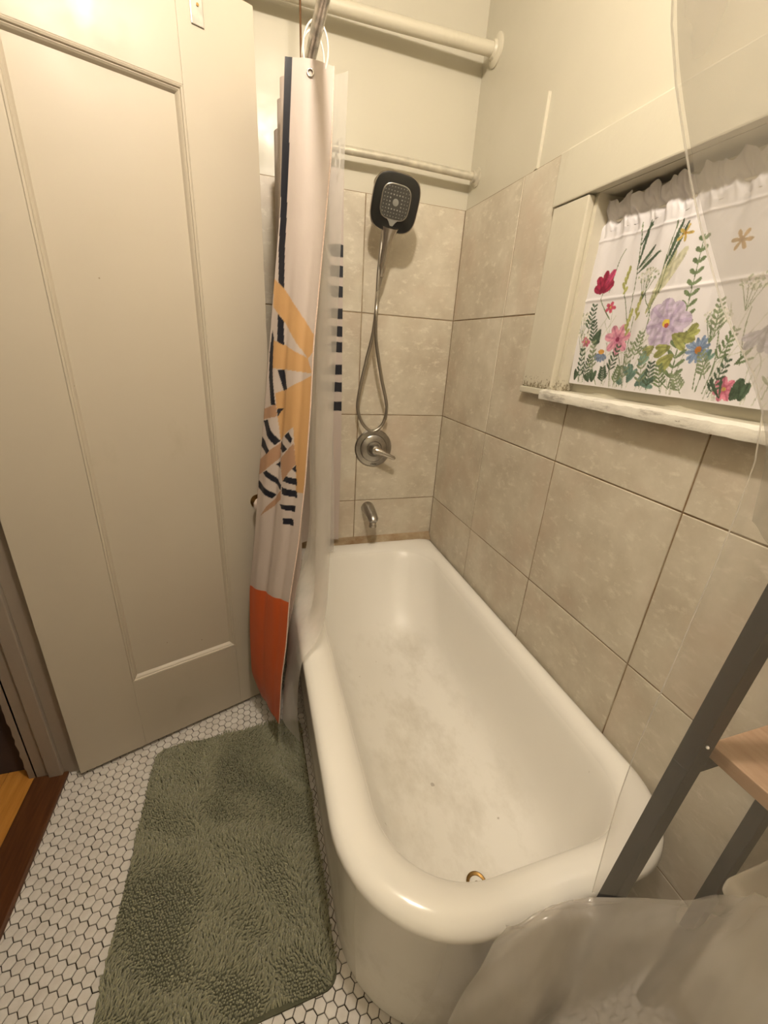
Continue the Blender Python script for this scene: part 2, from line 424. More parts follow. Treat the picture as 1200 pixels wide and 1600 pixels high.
for c in cells:
    z = in_view(*c)
    if z is None or behind_door(*c): continue
    if -1.245 < c[0] < -0.73 and -1.36 < c[1] < -0.60: continue    # under the mat
    if c[0] > -0.71 and c[1] > -1.40: continue                     # under the tub
    if c[0] > -0.62: continue
    vis.append((z, c))
vis.sort(); near = set(c for _, c in vis[:300])
hme = mkmesh('hex_tile', hex_verts(0, 0), HEXF, M_HEX)
for c in cells:
    if c in near:
        o = link('hex_tile', hme, fl, (c[0]+random.uniform(-.0004, .0004), c[1]+random.uniform(-.0004, .0004), random.uniform(-.0005, .0004)))
        o.rotation_euler[2] = R(random.uniform(-1.2, 1.2))
rest = MB()
for c in cells:
    if c not in near: rest.add(hex_verts(c[0]+random.uniform(-.0004, .0004), c[1]+random.uniform(-.0004, .0004), h=random.uniform(-.0005, .0004)), HEXF)
o = link('hex_tile_field', mkmesh('hex_tile_field', rest.v, rest.f, M_HEX), fl); o['kind'] = 'stuff'

structure(box('ceiling', (LX-0.1, YN-0.1, ZC), (0.12, 0.12, ZC+0.1), M_WALL), 'cream painted ceiling', 'ceiling')
# ---- back wall (tiled up to 1.915)
wb = structure(box('wall_back', (LX-0.15, 0.008, -0.05), (0.12, 0.12, ZC), M_WALL), 'cream back wall tiled in beige below', 'wall')
box('grout', (LX, 0.0022, 0.0), (0.006, 0.009, ZT), M_GROUT, wb)
def prism_tile(poly, axis, name='tile', parent=None, gap=0.002):
    """poly in (along, z); axis 'y' = back wall (front face y=0), 'x' = right wall (front face x=0)"""
    n = len(poly); cx = sum(p[0] for p in poly)/n; cz = sum(p[1] for p in poly)/n
    def at(p, d): return (p[0]-cx, d, p[1]-cz) if axis == 'y' else (d, p[0]-cx, p[1]-cz)
    A = [at(p, 0.007) for p in poly]; B = [at(p, 0.0012) for p in poly]
    C = []
    for k in range(n):
        p0, p, p1 = (Vector(poly[(k+e) % n]) for e in (-1, 0, 1))
        e0 = (p-p0).normalized(); e1 = (p1-p).normalized()
        n0 = Vector((-e0.y, e0.x)); n1 = Vector((-e1.y, e1.x))
        q = p+(n0+n1)/max(0.3, (1+n0.dot(n1)))*0.0014
        C.append(at(q, 0.0))
    f = [(k, (k+1) % n, n+(k+1) % n, n+k) for k in range(n)]+[(n+k, n+(k+1) % n, 2*n+(k+1) % n, 2*n+k) for k in range(n)]+[tuple(range(2*n, 3*n))]
    me = mkmesh('tile', A+B+C, f, M_TILE)
    bm = bmesh.new(); bm.from_mesh(me); bmesh.ops.recalc_face_normals(bm, faces=bm.faces)
    bm.faces.ensure_lookup_table()
    top = bm.faces[len(bm.faces)-1]
    want = Vector((0, -1, 0)) if axis == 'y' else Vector((-1, 0, 0))
    top.normal_update()
    if top.normal.dot(want) < 0: bmesh.ops.reverse_faces(bm, faces=bm.faces)
    bm.to_mesh(me); bm.free()
    return link(name, me, parent, (cx, 0, cz) if axis == 'y' else (0, cx, cz))
def rect(a0, a1, z0, z1, g=0.002):
    a0, a1 = sorted((a0, a1)); return [(a0+g, z0+g), (a1-g, z0+g), (a1-g, z1-g), (a0+g, z1-g)]
xj = [0.002, -0.411, -0.820, -1.229, LX]
zrows = [0.0]+ZR[:4]+[ZT]
for i in range(4):
    for k in range(5):
        prism_tile(rect(xj[i+1], xj[i], zrows[k], zrows[k+1]), 'y', parent=wb)
# ---- right wall with the window opening
WY0, WY1, WZ0, WZ1 = -0.735, -1.40, 1.300, 1.783
wr = MB()
for a, b in (((0.008, WY0, -0.05), (0.14, 0.12, ZC)), ((0.008, YN-0.1, -0.05), (0.14, WY1, ZC)), ((0.008, WY1, -0.05), (0.14, WY0, WZ0)), ((0.008, WY1, WZ1), (0.14, WY0, ZC))):
    wr.box(a, b)
wr = structure(wr.build('wall_right', M_WALL), 'cream right wall with beige tiles around the window', 'wall')
g = MB()
g.box((0.0022, -0.60, 0), (0.009, 0.006, ZT)); g.box((0.0022, -2.03, 0), (0.009, -0.60, 1.290)); g.build('grout', M_GROUT, wr)
yj = [-0.0, -0.400, -0.808, -1.217, -1.626, -2.03]
for i in range(5):
    a0, a1 = yj[i+1], yj[i]
    if i == 0: a1 = -0.002
    for k in range(5):
        z0, z1 = zrows[k], zrows[k+1]
        if i == 1 and k == 4: poly = rect(-0.594, a1, z0, z1)
        elif i == 1 and k == 3:
            poly = [(a0+.002, z0+.002), (a1-.002, z0+.002), (a1-.002, z1-.002), (-0.594+.002, z1-.002), (-0.594+.002, 1.290), (a0+.002, 1.290)]
        elif i > 1 and k == 3: poly = rect(a0, a1, z0, 1.290)
        elif i > 1 and k == 4: continue
        else: poly = rect(a0, a1, z0, z1)
        prism_tile(poly, 'x', parent=wr)
# plaster board seam above the tiles
MB().box((-0.001, -0.458, ZT), (0.012, -0.444, 2.095)).build('seam_strip', M_WALL, wr, bevel=0.002)
# ---- left wall with the doorway, wall behind the camera
DY0, DY1 = -0.60, -1.45
wl = MB()
wl.box((LX-0.14, DY0, -0.05), (LX, 0.02, ZC)); wl.box((LX-0.14, YN-0.1, -0.05), (LX, DY1, ZC)); wl.box((LX-0.14, DY1, 2.16), (LX, DY0, ZC))
structure(wl.build('wall_left', M_WALL), 'cream left wall with the doorway', 'wall')
structure(box('wall_front', (LX-0.14, YN-0.1, -0.05), (0.14, YN, ZC), M_WALL), 'cream wall behind the viewer', 'wall')
# door jamb: rebate, stop and outer casing
jb = empty('trim_1', (LX, DY0, 0)); structure(jb, 'worn painted door jamb left of the panelled door', 'door frame')
def ragged(mb, x0, x1, y0, y1, z0, z1, n, amp):
    """strip whose left edge is chipped"""
    L_ = [(x0+random.uniform(-amp, amp), z0+(z1-z0)*k/n) for k in range(n+1)]
    v = []; f = []
    for (x, z) in L_:
        v += [(x, y0, z), (x1, y0, z), (x1, y1, z), (x, y1, z)]
    for k in range(n):
        a = 4*k; b = a+4
        for j in range(4):
            f.append((a+j, a+(j+1) % 4, b+(j+1) % 4, b+j))
    f += [(3, 2, 1, 0), (4*n, 4*n+1, 4*n+2, 4*n+3)]
    return mb.add(v, f)
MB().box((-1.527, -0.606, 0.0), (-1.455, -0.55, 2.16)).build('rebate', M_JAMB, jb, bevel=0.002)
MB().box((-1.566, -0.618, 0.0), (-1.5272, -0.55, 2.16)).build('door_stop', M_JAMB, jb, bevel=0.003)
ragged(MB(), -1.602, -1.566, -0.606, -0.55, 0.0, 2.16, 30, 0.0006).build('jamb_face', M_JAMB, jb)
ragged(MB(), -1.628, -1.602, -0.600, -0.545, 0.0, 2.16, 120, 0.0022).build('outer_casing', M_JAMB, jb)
# threshold and hall beyond
structure(MB().box((-1.612, DY1, -0.02), (-1.513, -0.604, 0.010)).build('trim_2', M_THRESH, bevel=0.006), 'dark brown wooden door threshold beside the hexagon tiles', 'threshold')
hf = structure(box('floor_hall', (-2.9, -2.6, -0.06), (-1.605, -0.3, -0.012), M_THRESH), 'orange varnished board floor beyond the doorway', 'floor')
for k in range(14):
    x1 = -1.613-k*0.088
    MB().box((x1-0.0865, -2.6, -0.03), (x1, -0.3, 0.002)).build('floorboard', M_HALLWOOD, hf, bevel=0.0015)
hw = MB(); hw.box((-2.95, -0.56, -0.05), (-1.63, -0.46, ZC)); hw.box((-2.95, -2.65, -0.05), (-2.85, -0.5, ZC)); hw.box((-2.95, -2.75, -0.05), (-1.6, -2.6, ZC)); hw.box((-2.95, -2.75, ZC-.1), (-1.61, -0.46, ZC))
structure(hw.build('wall_hall', M_HALLWALL), 'hallway wall beyond the doorway, coloured dark as unlit', 'wall')

# ---- window: casing boards, sill, sash, glass
wn = empty('window_1', (0, -1.07, 1.3)); structure(wn, 'small recessed window with chipped cream casing', 'window')
MB().box((-0.013, WY0, 1.302), (0.008, -0.596, 1.781)).build('casing_board', M_PEEL, wn, bevel=0.004)
MB().box((-0.013, -1.53, 1.302), (0.008, WY1, 1.781)).build('casing_board', M_PEEL, wn, bevel=0.004)
MB().box((-0.017, -1.54, 1.783), (0.008, -0.592, 1.908)).build('head_board', M_CASING, wn, bevel=0.004)
MB().box((0.008, WY0-0.012, 1.302), (0.10, WY0, 1.783)).build('reveal', M_PEEL, wn)
sb = MB(); ragged(sb, -0.022, 0.13, -1.56, -0.600, 0, 1, 1, 0)
sb = MB().box((-0.022, -1.55, 1.284), (0.138, -0.600, 1.302)); sb.build('sill_board', M_CASING, wn, bevel=0.003)
# chipped nosing along the front of the sill
nb = MB(); rings = []
n = 60
for k in range(n+1):
    y = -0.722-(0.82)*k/n
    j = lambda a: random.uniform(-a, a)
    rings.append([(-0.018, y, 1.275), (-0.036+j(.0006), y, 1.276+j(.0008)), (-0.038+j(.0008), y, 1.286+j(.0005)), (-0.035+j(.0012), y, 1.298+j(.0010)), (-0.015, y, 1.304+j(.0004)), (-0.015, y, 1.278)])
nb.loft(rings); nb.build('sill_nosing', M_SILL, wn, smooth=True, angle=50)
sh = MB()
for a, b in (((0.058, WY1, 1.302), (0.115, WY0, 1.346)), ((0.085, WY1, 1.778), (0.115, WY0, 1.783)), ((0.085, WY1, 1.348), (0.115, WY1+0.05, 1.778)), ((0.085, WY0-0.05, 1.348), (0.115, WY0, 1.778))): sh.box(a, b)
sh.build('sash', M_CASING, wn)
box('pane', (0.098, WY1+0.05, 1.348), (0.102, WY0-0.05, 1.778), M_GLASS, wn)

# ---- open panelled door
dr = empty('door_1', (DOOR_O.x, DOOR_O.y, 0.018), DOOR_A); structure(dr, 'open cream panelled door beside the tub', 'door')
dr['local'] = True
DW, DH, DT = 0.708, 2.105, 0.036
P0, P1, Q0, Q1 = 0.192, 0.532, 0.288, 1.905
def dpart(name, a, b, bev=0.0015, mat=M_DOOR): return MB().box(a, b).build(name, mat, dr, bevel=bev)
dpart('stile', (0, 0, 0), (P0, DT, DH)); dpart('stile', (P1, 0, 0), (DW, DT, DH))
dpart('rail', (P0, 0, 0), (P1, DT, Q0)); dpart('rail', (P0, 0, Q1), (P1, DT, DH))
dpart('panel', (P0-0.005, 0.013, Q0-0.005), (P1+0.005, 0.024, Q1+0.005), 0)
def moulding(name, p, q, inward):
    """stepped bead running from p to q (x,z) with inward direction"""
    prof = [(0, 0.0005), (0.002, -0.001), (0.006, 0.0005), (0.008, 0.004), (0.0095, 0.0035), (0.013, 0.0065), (0.016, 0.0105), (0.018, 0.0135), (0, 0.0135)]
    p = Vector((p[0], 0, p[1])); q = Vector((q[0], 0, q[1])); d = (q-p).normalized(); i = Vector((inward[0], 0, inward[1]))
    ra = [p+i*a+d*a+Vector((0, b, 0)) for a, b in prof]; rb = [q+i*a-d*a+Vector((0, b, 0)) for a, b in prof]
    MB().loft([ra, rb]).build(name, M_DOOR, dr)
moulding('moulding', (P0, Q0), (P0, Q1), (1, 0)); moulding('moulding', (P1, Q0), (P1, Q1), (-1, 0))
moulding('moulding', (P0, Q0), (P1, Q0), (0, 1)); moulding('moulding', (P0, Q1), (P1, Q1), (0, -1))
kb = MB().lathe([(0.010, 0), (0.010, 0.018), (0.018, 0.022), (0.027, 0.032), (0.028, 0.042), (0.022, 0.052), (0.010, 0.056)], (0.648, -0.004, 0.855), (0, -1, 0), 12).build('knob', M_GLASSKNOB, dr); kb['label'] = 'cloudy glass door knob'
MB().lathe([(0.024, 0), (0.024, 0.003), (0.012, 0.005)], (0.648, 0.0, 0.855), (0, -1, 0), 20).build('knob_rose', M_BRASS, dr, smooth=True)
hk = MB().box((0.562, -0.003, 2.020), (0.590, 0.0, 2.088)).build('hook_plate', M_DULL, dr, bevel=0.0012)
MB().lathe([(0.003, 0), (0.003, 0.002)], (0.578, -0.003, 2.055), (0, -1, 0), 10).build('screw', M_BRASS, dr)

# ================================================================== LAMP (the room's only light)
lp = tag(empty('ceiling_lamp', (-0.72, -1.40, ZC)), 'round lit globe lamp under the ceiling above the tub', 'lamp')
MB().lathe([(0.06, 0), (0.06, -0.02), (0.035, -0.05), (0.03, -0.115)], (-0.72, -1.40, ZC), (0, 0, 1), 24).build('lamp_base', M_DULL, lp, smooth=True)
MB().sphere((-0.72, -1.40, 2.52), 0.055, 32, 20).build('globe', M_LAMP, lp, smooth=True, angle=180)

# ================================================================== BATHTUB
def ring(xl, xr, yn, yf, rnl, rnr, rfr, rfl, z, nc=14, ns=10, nz=None):
    pts = []
    def arc(cx, cy, r, a0, a1):
        for k in range(nc+1):
            a = R(a0+(a1-a0)*k/nc); pts.append((cx+r*math.cos(a), cy+r*math.sin(a), z))
    def side(p, q):
        for k in range(1, ns):
            t = k/ns; pts.append((p[0]+(q[0]-p[0])*t, p[1]+(q[1]-p[1])*t, z))
    arc(xl+rnl, yn+rnl, rnl, 180, 270); side((xl+rnl, yn), (xr-rnr, yn))
    arc(xr-rnr, yn+rnr, rnr, 270, 360); side((xr, yn+rnr), (xr, yf-rfr))
    arc(xr-rfr, yf-rfr, rfr, 0, 90); side((xr-rfr, yf), (xl+rfl, yf))
    arc(xl+rfl, yf-rfl, rfl, 90, 180); side((xl, yf-rfl), (xl, yn+rnl))
    return pts
tb = tag(empty('bathtub', (-0.37, -0.76, 0)), 'white enamel roll rim bathtub along the tiled wall', 'bathtub')
T = MB(); rr = []
#         xl     xr      yn      yf     rnl  rnr  rfr  rfl   z
for a in [(-0.724,-0.035,-1.470,-0.03, 0.235,0.16,0.03,0.03, 0.001),
          (-0.726,-0.035,-1.472,-0.03, 0.235,0.16,0.03,0.03, 0.015),
          (-0.722,-0.035,-1.467,-0.03, 0.235,0.16,0.03,0.03, 0.050),
          (-0.714,-0.035,-1.459,-0.03, 0.235,0.16,0.03,0.03, 0.150),
          (-0.712,-0.030,-1.457,-0.03, 0.235,0.16,0.03,0.03, 0.300),
          (-0.714,-0.020,-1.460,-0.03, 0.235,0.16,0.03,0.03, 0.390),
          (-0.720,-0.010,-1.467,-0.02, 0.240,0.17,0.03,0.03, 0.412),
          (-0.735,-0.005,-1.484,-0.012,0.250,0.17,0.03,0.03, 0.422),
          (-0.747,-0.004,-1.498,-0.010,0.255,0.175,0.03,0.03, 0.434),
          (-0.752,-0.004,-1.505,-0.009,0.258,0.175,0.03,0.03, 0.448),
          (-0.749,-0.006,-1.501,-0.010,0.255,0.175,0.03,0.03, 0.460),
          (-0.740,-0.012,-1.491,-0.014,0.250,0.172,0.035,0.035,0.469),
          (-0.725,-0.022,-1.476,-0.024,0.240,0.168,0.06,0.05, 0.474),
          (-0.706,-0.034,-1.460,-0.040,0.228,0.165,0.09,0.08, 0.475),
          (-0.686,-0.046,-1.446,-0.056,0.214,0.160,0.12,0.11, 0.472),
          (-0.668,-0.058,-1.434,-0.072,0.200,0.155,0.15,0.14, 0.464),
          (-0.655,-0.068,-1.424,-0.086,0.190,0.150,0.17,0.16, 0.450),
          (-0.646,-0.075,-1.417,-0.098,0.185,0.148,0.18,0.17, 0.430),
          (-0.636,-0.082,-1.411,-0.125,0.180,0.145,0.19,0.18, 0.380),
          (-0.620,-0.092,-1.403,-0.175,0.178,0.145,0.20,0.19, 0.310),
          (-0.600,-0.104,-1.392,-0.235,0.176,0.145,0.20,0.19, 0.235),
          (-0.580,-0.120,-1.378,-0.290,0.172,0.145,0.19,0.18, 0.180),
          (-0.556,-0.145,-1.358,-0.340,0.165,0.140,0.18,0.17, 0.145),
          (-0.525,-0.178,-1.332,-0.390,0.150,0.130,0.16,0.15, 0.127),
          (-0.480,-0.225,-1.300,-0.440,0.125,0.105,0.12,0.12, 0.120),
          (-0.430,-0.290,-1.255,-0.520,0.065,0.060,0.06,0.06, 0.1175),
          (-0.380,-0.340,-1.200,-0.620,0.018,0.018,0.018,0.018, 0.1165)]:
    rr.append(ring(*a))
T.loft(rr, True, True)
T.build('tub_body', M_TUB, tb, smooth=True, angle=60)
dn = MB().lathe([(0.026, -0.002), (0.027, 0.002), (0.024, 0.004), (0.019, 0.0025), (0.017, -0.004)], (-0.372, -1.296, 0.1195), (0, 0, 1), 28, True, False).build('drain_ring', M_BRASS, tb, smooth=True)
MB().lathe([(0.017, -0.004), (0.016, -0.003), (0.004, -0.002)], (-0.372, -1.296, 0.120), (0, 0, 1), 20).build('drain_cup', M_DARKGAP, dn)
MB().sphere((-0.372, -1.296, 0.121), 0.006, 10, 6).build('drain_stud', M_CHROME, dn, smooth=True)
# stained sealant fillet between tub and back tiles
cs = MB(); rings = []
for k in range(41):
    x = -0.745+0.742*k/40; j = lambda a: random.uniform(-a, a)
    rings.append([(x, 0.0005, 0.455), (x, -0.030+j(.002), 0.466), (x, -0.026+j(.0015), 0.476+j(.001)), (x, -0.007, 0.498+j(.0015)), (x, 0.0005, 0.502+j(.001))])
cs.loft(rings)
structure(cs.build('trim_3', M_CAULK, smooth=True, angle=60), 'brown stained sealant strip between tub rim and back tiles', 'sealant')

# ================================================================== PIPES AND RODS
pp = tag(empty('painted_pipe', (0, -0.08, 2.35)), 'thick cream painted pipe high across the back wall', 'pipe')
pts = [(-0.001, -0.086, 2.351), (-0.4, -0.066, 2.352), (-0.9, -0.052, 2.352), (LX+0.002, -0.05, 2.352)]
MB().tube(catmull(pts, 8), 0.0195, 20).build('pipe_run', M_PIPEPAINT, pp, smooth=True, angle=60)
MB().lathe([(0.044, 0.0), (0.044, 0.004), (0.038, 0.009), (0.027, 0.012), (0.023, 0.02)], (0.008, -0.086, 2.351), (-1, 0, 0), 28).build('flange', M_PIPEPAINT, pp, smooth=True)
MB().lathe([(0.026, 0.0), (0.026, 0.03), (0.021, 0.034)], (-0.80, -0.0525, 2.352), (-1, 0, 0), 20).build('coupling', M_PIPEPAINT, pp, smooth=True)

ROD_X, ROD_Z, ROD_YF, ROD_YN, RR = -0.681, 2.009, -0.050, -1.538, 0.0125
rd = tag(empty('shower_curtain_rod', (ROD_X, -0.8, ROD_Z)), 'grey metal curtain rod running around three sides of the tub', 'curtain rod')
def corner(c, a0, a1, r=0.05, n=8):
    return [(c[0]+r*math.cos(R(a0+(a1-a0)*k/n)), c[1]+r*math.sin(R(a0+(a1-a0)*k/n)), ROD_Z) for k in range(n+1)]
path = [(0.0, ROD_YF, ROD_Z), (-0.3, ROD_YF, ROD_Z+.004)]+corner((ROD_X+0.05, ROD_YF-0.05), 90, 180)
MB().tube(path, RR, 16).build('far_run', M_RODPAINT, rd, smooth=True, angle=60)
path = corner((ROD_X+0.05, ROD_YF-0.05), 165, 180)+[(ROD_X, -0.8, ROD_Z)]+corner((ROD_X+0.05, ROD_YN+0.05), 180, 270)+[(-0.3, ROD_YN, ROD_Z), (0.0, ROD_YN, ROD_Z)]
MB().tube(path, RR+.0004, 16).build('long_run', M_GALV, rd, smooth=True, angle=60)
for y in (ROD_YF, ROD_YN):
    MB().lathe([(0.031, 0), (0.031, 0.003), (0.027, 0.006), (0.018, 0.010), (0.018, 0.02)], (0.008 if y == ROD_YF else 0.006, y, ROD_Z), (-1, 0, 0), 24).build('flange', M_RODPAINT, rd, smooth=True)
MB().tube([(ROD_X+0.002, -0.30, ROD_Z), (ROD_X, -0.301, 2.3), (ROD_X, -0.302, ZC)], 0.0028, 8).build('support_wire', M_WIRE, rd, smooth=True)
MB().torus((ROD_X, -0.30, ROD_Z), (0, 1, 0), 0.0175, 0.003, 20, 8).build('wire_loop', M_WIRE, rd, smooth=True, angle=180)

# ================================================================== SHOWER CURTAIN (printed cloth, bunched at the far end)
CURTAIN_PRINT = {
 'T': [
   [(1.005, 0.2328), (0.72, 0.2473), (0.345, 0.2782), (-0.02, 0.3136), (-0.02, 0.3307), (0.107, 0.3416), (0.406, 0.3138), (0.71, 0.2856), (0.974, 0.2689)],
   [(0.899, 0.3126), (0.596, 0.3215), (0.107, 0.3411), (0.001, 0.3626), (0.427, 0.3567), (0.853, 0.3521)],
   [(-0.02, 0.364), (-0.02, 0.4231), (0.0, 0.5416), (0.168, 0.5427), (0.295, 0.439), (0.405, 0.4455), (0.605, 0.4619), (0.747, 0.3887), (0.469, 0.3818)]],
 'B': [
   [(1.025, 0.4126), (0.72, 0.4056), (0.688, 0.4237), (1.008, 0.4289)],
   [(1.045, 0.4965), (0.589, 0.4644), (0.556, 0.4871), (0.795, 0.5079), (1.019, 0.5213)],
   [(0.553, 0.4903), (0.269, 0.4638), (0.22, 0.4976), (0.451, 0.5268)],
   [(0.866, 0.5923), (0.73, 0.5717), (0.456, 0.541), (0.437, 0.5567), (0.639, 0.5739)]],
 'N': [
   [(0.99, -0.01), (0.853, -0.01), (0.838, 0.136), (0.794, 0.1991), (0.725, 0.2473), (0.888, 0.2381), (0.955, 0.1984), (0.99, 0.136)],
   [(0.83, 0.2781), (0.676, 0.2885), (0.632, 0.3215), (0.783, 0.3157)],
   [(0.726, 0.355), (0.596, 0.3557), (0.489, 0.3832), (0.597, 0.3854)],
   [(0.947, 0.2985), (0.889, 0.3099), (0.85, 0.3549), (0.727, 0.407), (0.823, 0.407), (0.943, 0.3661), (0.977, 0.3294)],
   [(0.998, 0.4305), (0.878, 0.4287), (0.773, 0.4464), (0.605, 0.4619), (0.684, 0.4692), (0.874, 0.4531)],
   [(1.015, 0.4552), (0.907, 0.463), (0.771, 0.477), (0.829, 0.4838), (1.006, 0.4716)],
   [(0.583, 0.4618), (0.397, 0.4737), (0.498, 0.4805), (0.591, 0.4746)],
   [(0.496, 0.4536), (0.39, 0.447), (0.297, 0.457), (0.32, 0.4646)],
   [(0.651, 0.5005), (0.549, 0.4941), (0.527, 0.5066)],
   [(0.7, 0.4126), (0.562, 0.4112), (0.63, 0.4166), (0.675, 0.4237)],
   [(0.895, 0.5151), (0.792, 0.5104), (0.466, 0.5323), (0.469, 0.5412)],
   [(1.017, 0.5288), (0.986, 0.5436), (0.656, 0.5586), (0.584, 0.5515)],
   [(0.374, 0.517), (0.175, 0.5207), (0.161, 0.5314), (0.439, 0.5256)],
   [(0.449, 0.5356), (0.14, 0.5406), (0.125, 0.5513), (0.426, 0.5477)],
   [(0.459, 0.5647), (0.138, 0.5644), (0.137, 0.5753), (0.396, 0.5722)],
   [(0.342, 0.5867), (0.151, 0.5878), (0.135, 0.599), (0.329, 0.5969)],
   [(0.278, 0.5049), (0.215, 0.4991), (0.193, 0.5114)]]}
C_PALE = np.array((0.53, 0.455, 0.415)); C_NAVY = np.array((0.010, 0.011, 0.020)); C_TAN = np.array((0.56, 0.33, 0.145)); C_BRN = np.array((0.40, 0.235, 0.145)); C_ORG = np.array((0.58, 0.105, 0.025))
def inpoly(X, Y, poly):
    inside = np.zeros(X.shape, bool); n = len(poly); j = n-1
    for i in range(n):
        xi, yi = poly[i]; xj_, yj_ = poly[j]
        c = ((yi > Y) != (yj_ > Y)) & (X < (xj_-xi)*(Y-yi)/((yj_-yi) if yj_ != yi else 1e-9)+xi)
        inside ^= c; j = i
    return inside
LEFT = np.array([(-0.7472,-0.5808,1.968),(-0.7665,-0.5632,1.6822),(-0.7926,-0.553,1.4695),(-0.8245,-0.5415,1.2016),(-0.8487,-0.5346,1.007),(-0.8838,-0.5256,0.7166),(-0.9014,-0.5223,0.5918),(-0.912,-0.518,0.40),(-0.9166,-0.5133,0.218),(-0.8941,-0.5108,0.1145)])
HEM = np.array([(-0.6401,-0.5832,1.971),(-0.6491,-0.6045,1.7886),(-0.6777,-0.6295,1.546),(-0.6965,-0.645,1.3824),(-0.7076,-0.6589,1.2213),(-0.7252,-0.6744,1.027),(-0.7497,-0.6883,0.8331),(-0.782,-0.7006,0.6429),(-0.7967,-0.7104,0.481),(-0.8151,-0.7174,0.3583),(-0.8311,-0.728,0.1575)])
NT_, NF = 760, 84
tt = np.linspace(0, 1, NT_)
def at_t(tab, t):
    z = tab[0, 2]+(tab[-1, 2]-tab[0, 2])*t
    return np.stack([np.interp(-z, -tab[:, 2], tab[:, 0]), np.interp(-z, -tab[:, 2], tab[:, 1]), z], -1)
def smooth_rows(a, k=41):
    pad = np.pad(a, ((k//2, k//2), (0, 0)), 'edge'); ker = np.hanning(k+2)[1:-1]; ker /= ker.sum()
    return np.stack([np.convolve(pad[:, i], ker, 'valid') for i in range(a.shape[1])], -1)
Lp, Hp = smooth_rows(at_t(LEFT, tt)), smooth_rows(at_t(HEM, tt))
ff = np.linspace(0, 1, NF)
G1 = Hp[:, None]*(1-ff)[None, :, None]+Lp[:, None]*ff[None, :, None]
d = (Lp-Hp)[:, :2]; nrm = np.stack([d[:, 1], -d[:, 0]], -1); nrm /= np.linalg.norm(nrm, axis=1, keepdims=True)   # towards the viewer
nrm *= np.where((nrm@np.array([-0.2, -1.0])) < 0, -1, 1)[:, None]
gro = np.clip((tt-0.18)/0.25, 0, 1)[:, None]
bulge = (0.010*np.sin(math.pi*ff)[None]*(0.4+0.6*(1-gro)) + gro*(0.008*np.exp(-((ff[None]-0.82)/0.10)**2)-0.008*np.exp(-((ff[None]-0.60)/0.07)**2)+0.004*np.exp(-((ff[None]-0.33)/0.09)**2)-0.004*np.exp(-((ff[None]-0.2)/0.05)**2)))
bulge += 0.0010*np.sin(6*ff[None]+17*tt[:, None]+1.5*np.sin(13*tt[:, None]))
bulge *= np.sin(math.pi*np.clip(ff, 0.0, 1.0))[None]**0.5
bulge *= np.clip((0.86-tt)/0.15, 0.35, 1)[:, None]
G1[:, :, 0] += nrm[:, 0:1]*bulge; G1[:, :, 1] += nrm[:, 1:2]*bulge
# folds behind, back to the far rod
topP = [(-0.695,-0.53),(-0.751,-0.478),(-0.696,-0.43),(-0.751,-0.374),(-0.694,-0.29),(-0.749,-0.182),(-0.640,-0.045),(-0.502,-0.0345)]
midP = [(-0.728,-0.55),(-0.790,-0.475),(-0.715,-0.43),(-0.785,-0.372),(-0.706,-0.29),(-0.765,-0.19),(-0.640,-0.050),(-0.491,-0.0360)]
botP = [(-0.838,-0.585),(-0.860,-0.480),(-0.815,-0.45),(-0.790,-0.370),(-0.772,-0.30),(-0.785,-0.200),(-0.640,-0.060),(-0.496,-0.0420)]
ztop = [1.968]*7+[1.958]; zbot = [0.14, 0.13, 0.14, 0.13, 0.15, 0.50, 0.53, 0.515]
rows = []
for i, t in enumerate(tt):
    ctrl = [Lp[i]]
    for k in range(8):
        a, b, c = (np.array(q[k]) for q in (topP, midP, botP))
        xy = a+(b-a)*min(1, t/0.7) if t < 0.7 else b+(c-b)*(t-0.7)/0.3
        ctrl.append(np.array([xy[0], xy[1], ztop[k]+(zbot[k]-ztop[k])*t]))
    rows.append(catmull(ctrl, 11)[1:])
G2 = np.array(rows)
G = np.concatenate([G1, G2], 1)
Fs = np.concatenate([ff, 1+(np.arange(G2.shape[1])+1)/11.0])
FF, TT = np.meshgrid(Fs, tt)
colr = np.tile(C_PALE, (NT_, len(Fs), 1))
TTw = TT+0.0
for key, cc in (('T', C_TAN), ('B', C_BRN), ('N', C_NAVY)):
    for poly in CURTAIN_PRINT[key]: colr[inpoly(FF, TTw, poly) & (FF <= 1.03)] = cc
for ext in (2.0, 4.0):                     # outer edges of the rear folds carry the navy band
    m_ = (np.abs(FF-ext-0.12) < 0.10) & (TT < 0.24); colr[m_] = C_NAVY
m_ = (FF > 1.0) & (FF < 1.6) & (TT > 0.24) & (TT < 0.30); colr[m_] = C_TAN
zz_ = G[:, :, 2]
for a, b in [(1.733,1.692),(1.665,1.626),(1.596,1.557),(1.519,1.481),(1.456,1.417),(1.398,1.358),(1.312,1.272),(1.242,1.203),(1.164,1.125)]:
    colr[(FF > 7.45) & (zz_ < a) & (zz_ > b)] = C_NAVY
colr[(TT > 0.735) & (FF <= 1.4)] = C_ORG
sc = tag(empty('shower_curtain', (-0.75, -0.55, 0.12)), 'pale pink shower curtain with tan rays, navy stripes and orange hem', 'shower curtain')
link('cloth', grid_mesh('cloth', G, M_CURTAIN, True, colr), sc)
# stitched hem along the free edge, and the grommet
hemp = G[::6, 0].copy()
M_HEM = simple('pale_hem_thread', (0.70, 0.55, 0.47), 0.6, 0, 0.15, 200)
MB().tube([tuple(p) for p in hemp], 0.0018, 6).build('side_hem', M_HEM, sc, smooth=True)
gp = Vector(G[13, 40])+Vector((-0.1, -1, 0)).normalized()*0.002
MB().torus(gp, (-0.15, -1, 0), 0.0065, 0.0018, 18, 6).build('grommet', M_CHROME, sc, smooth=True, angle=180)
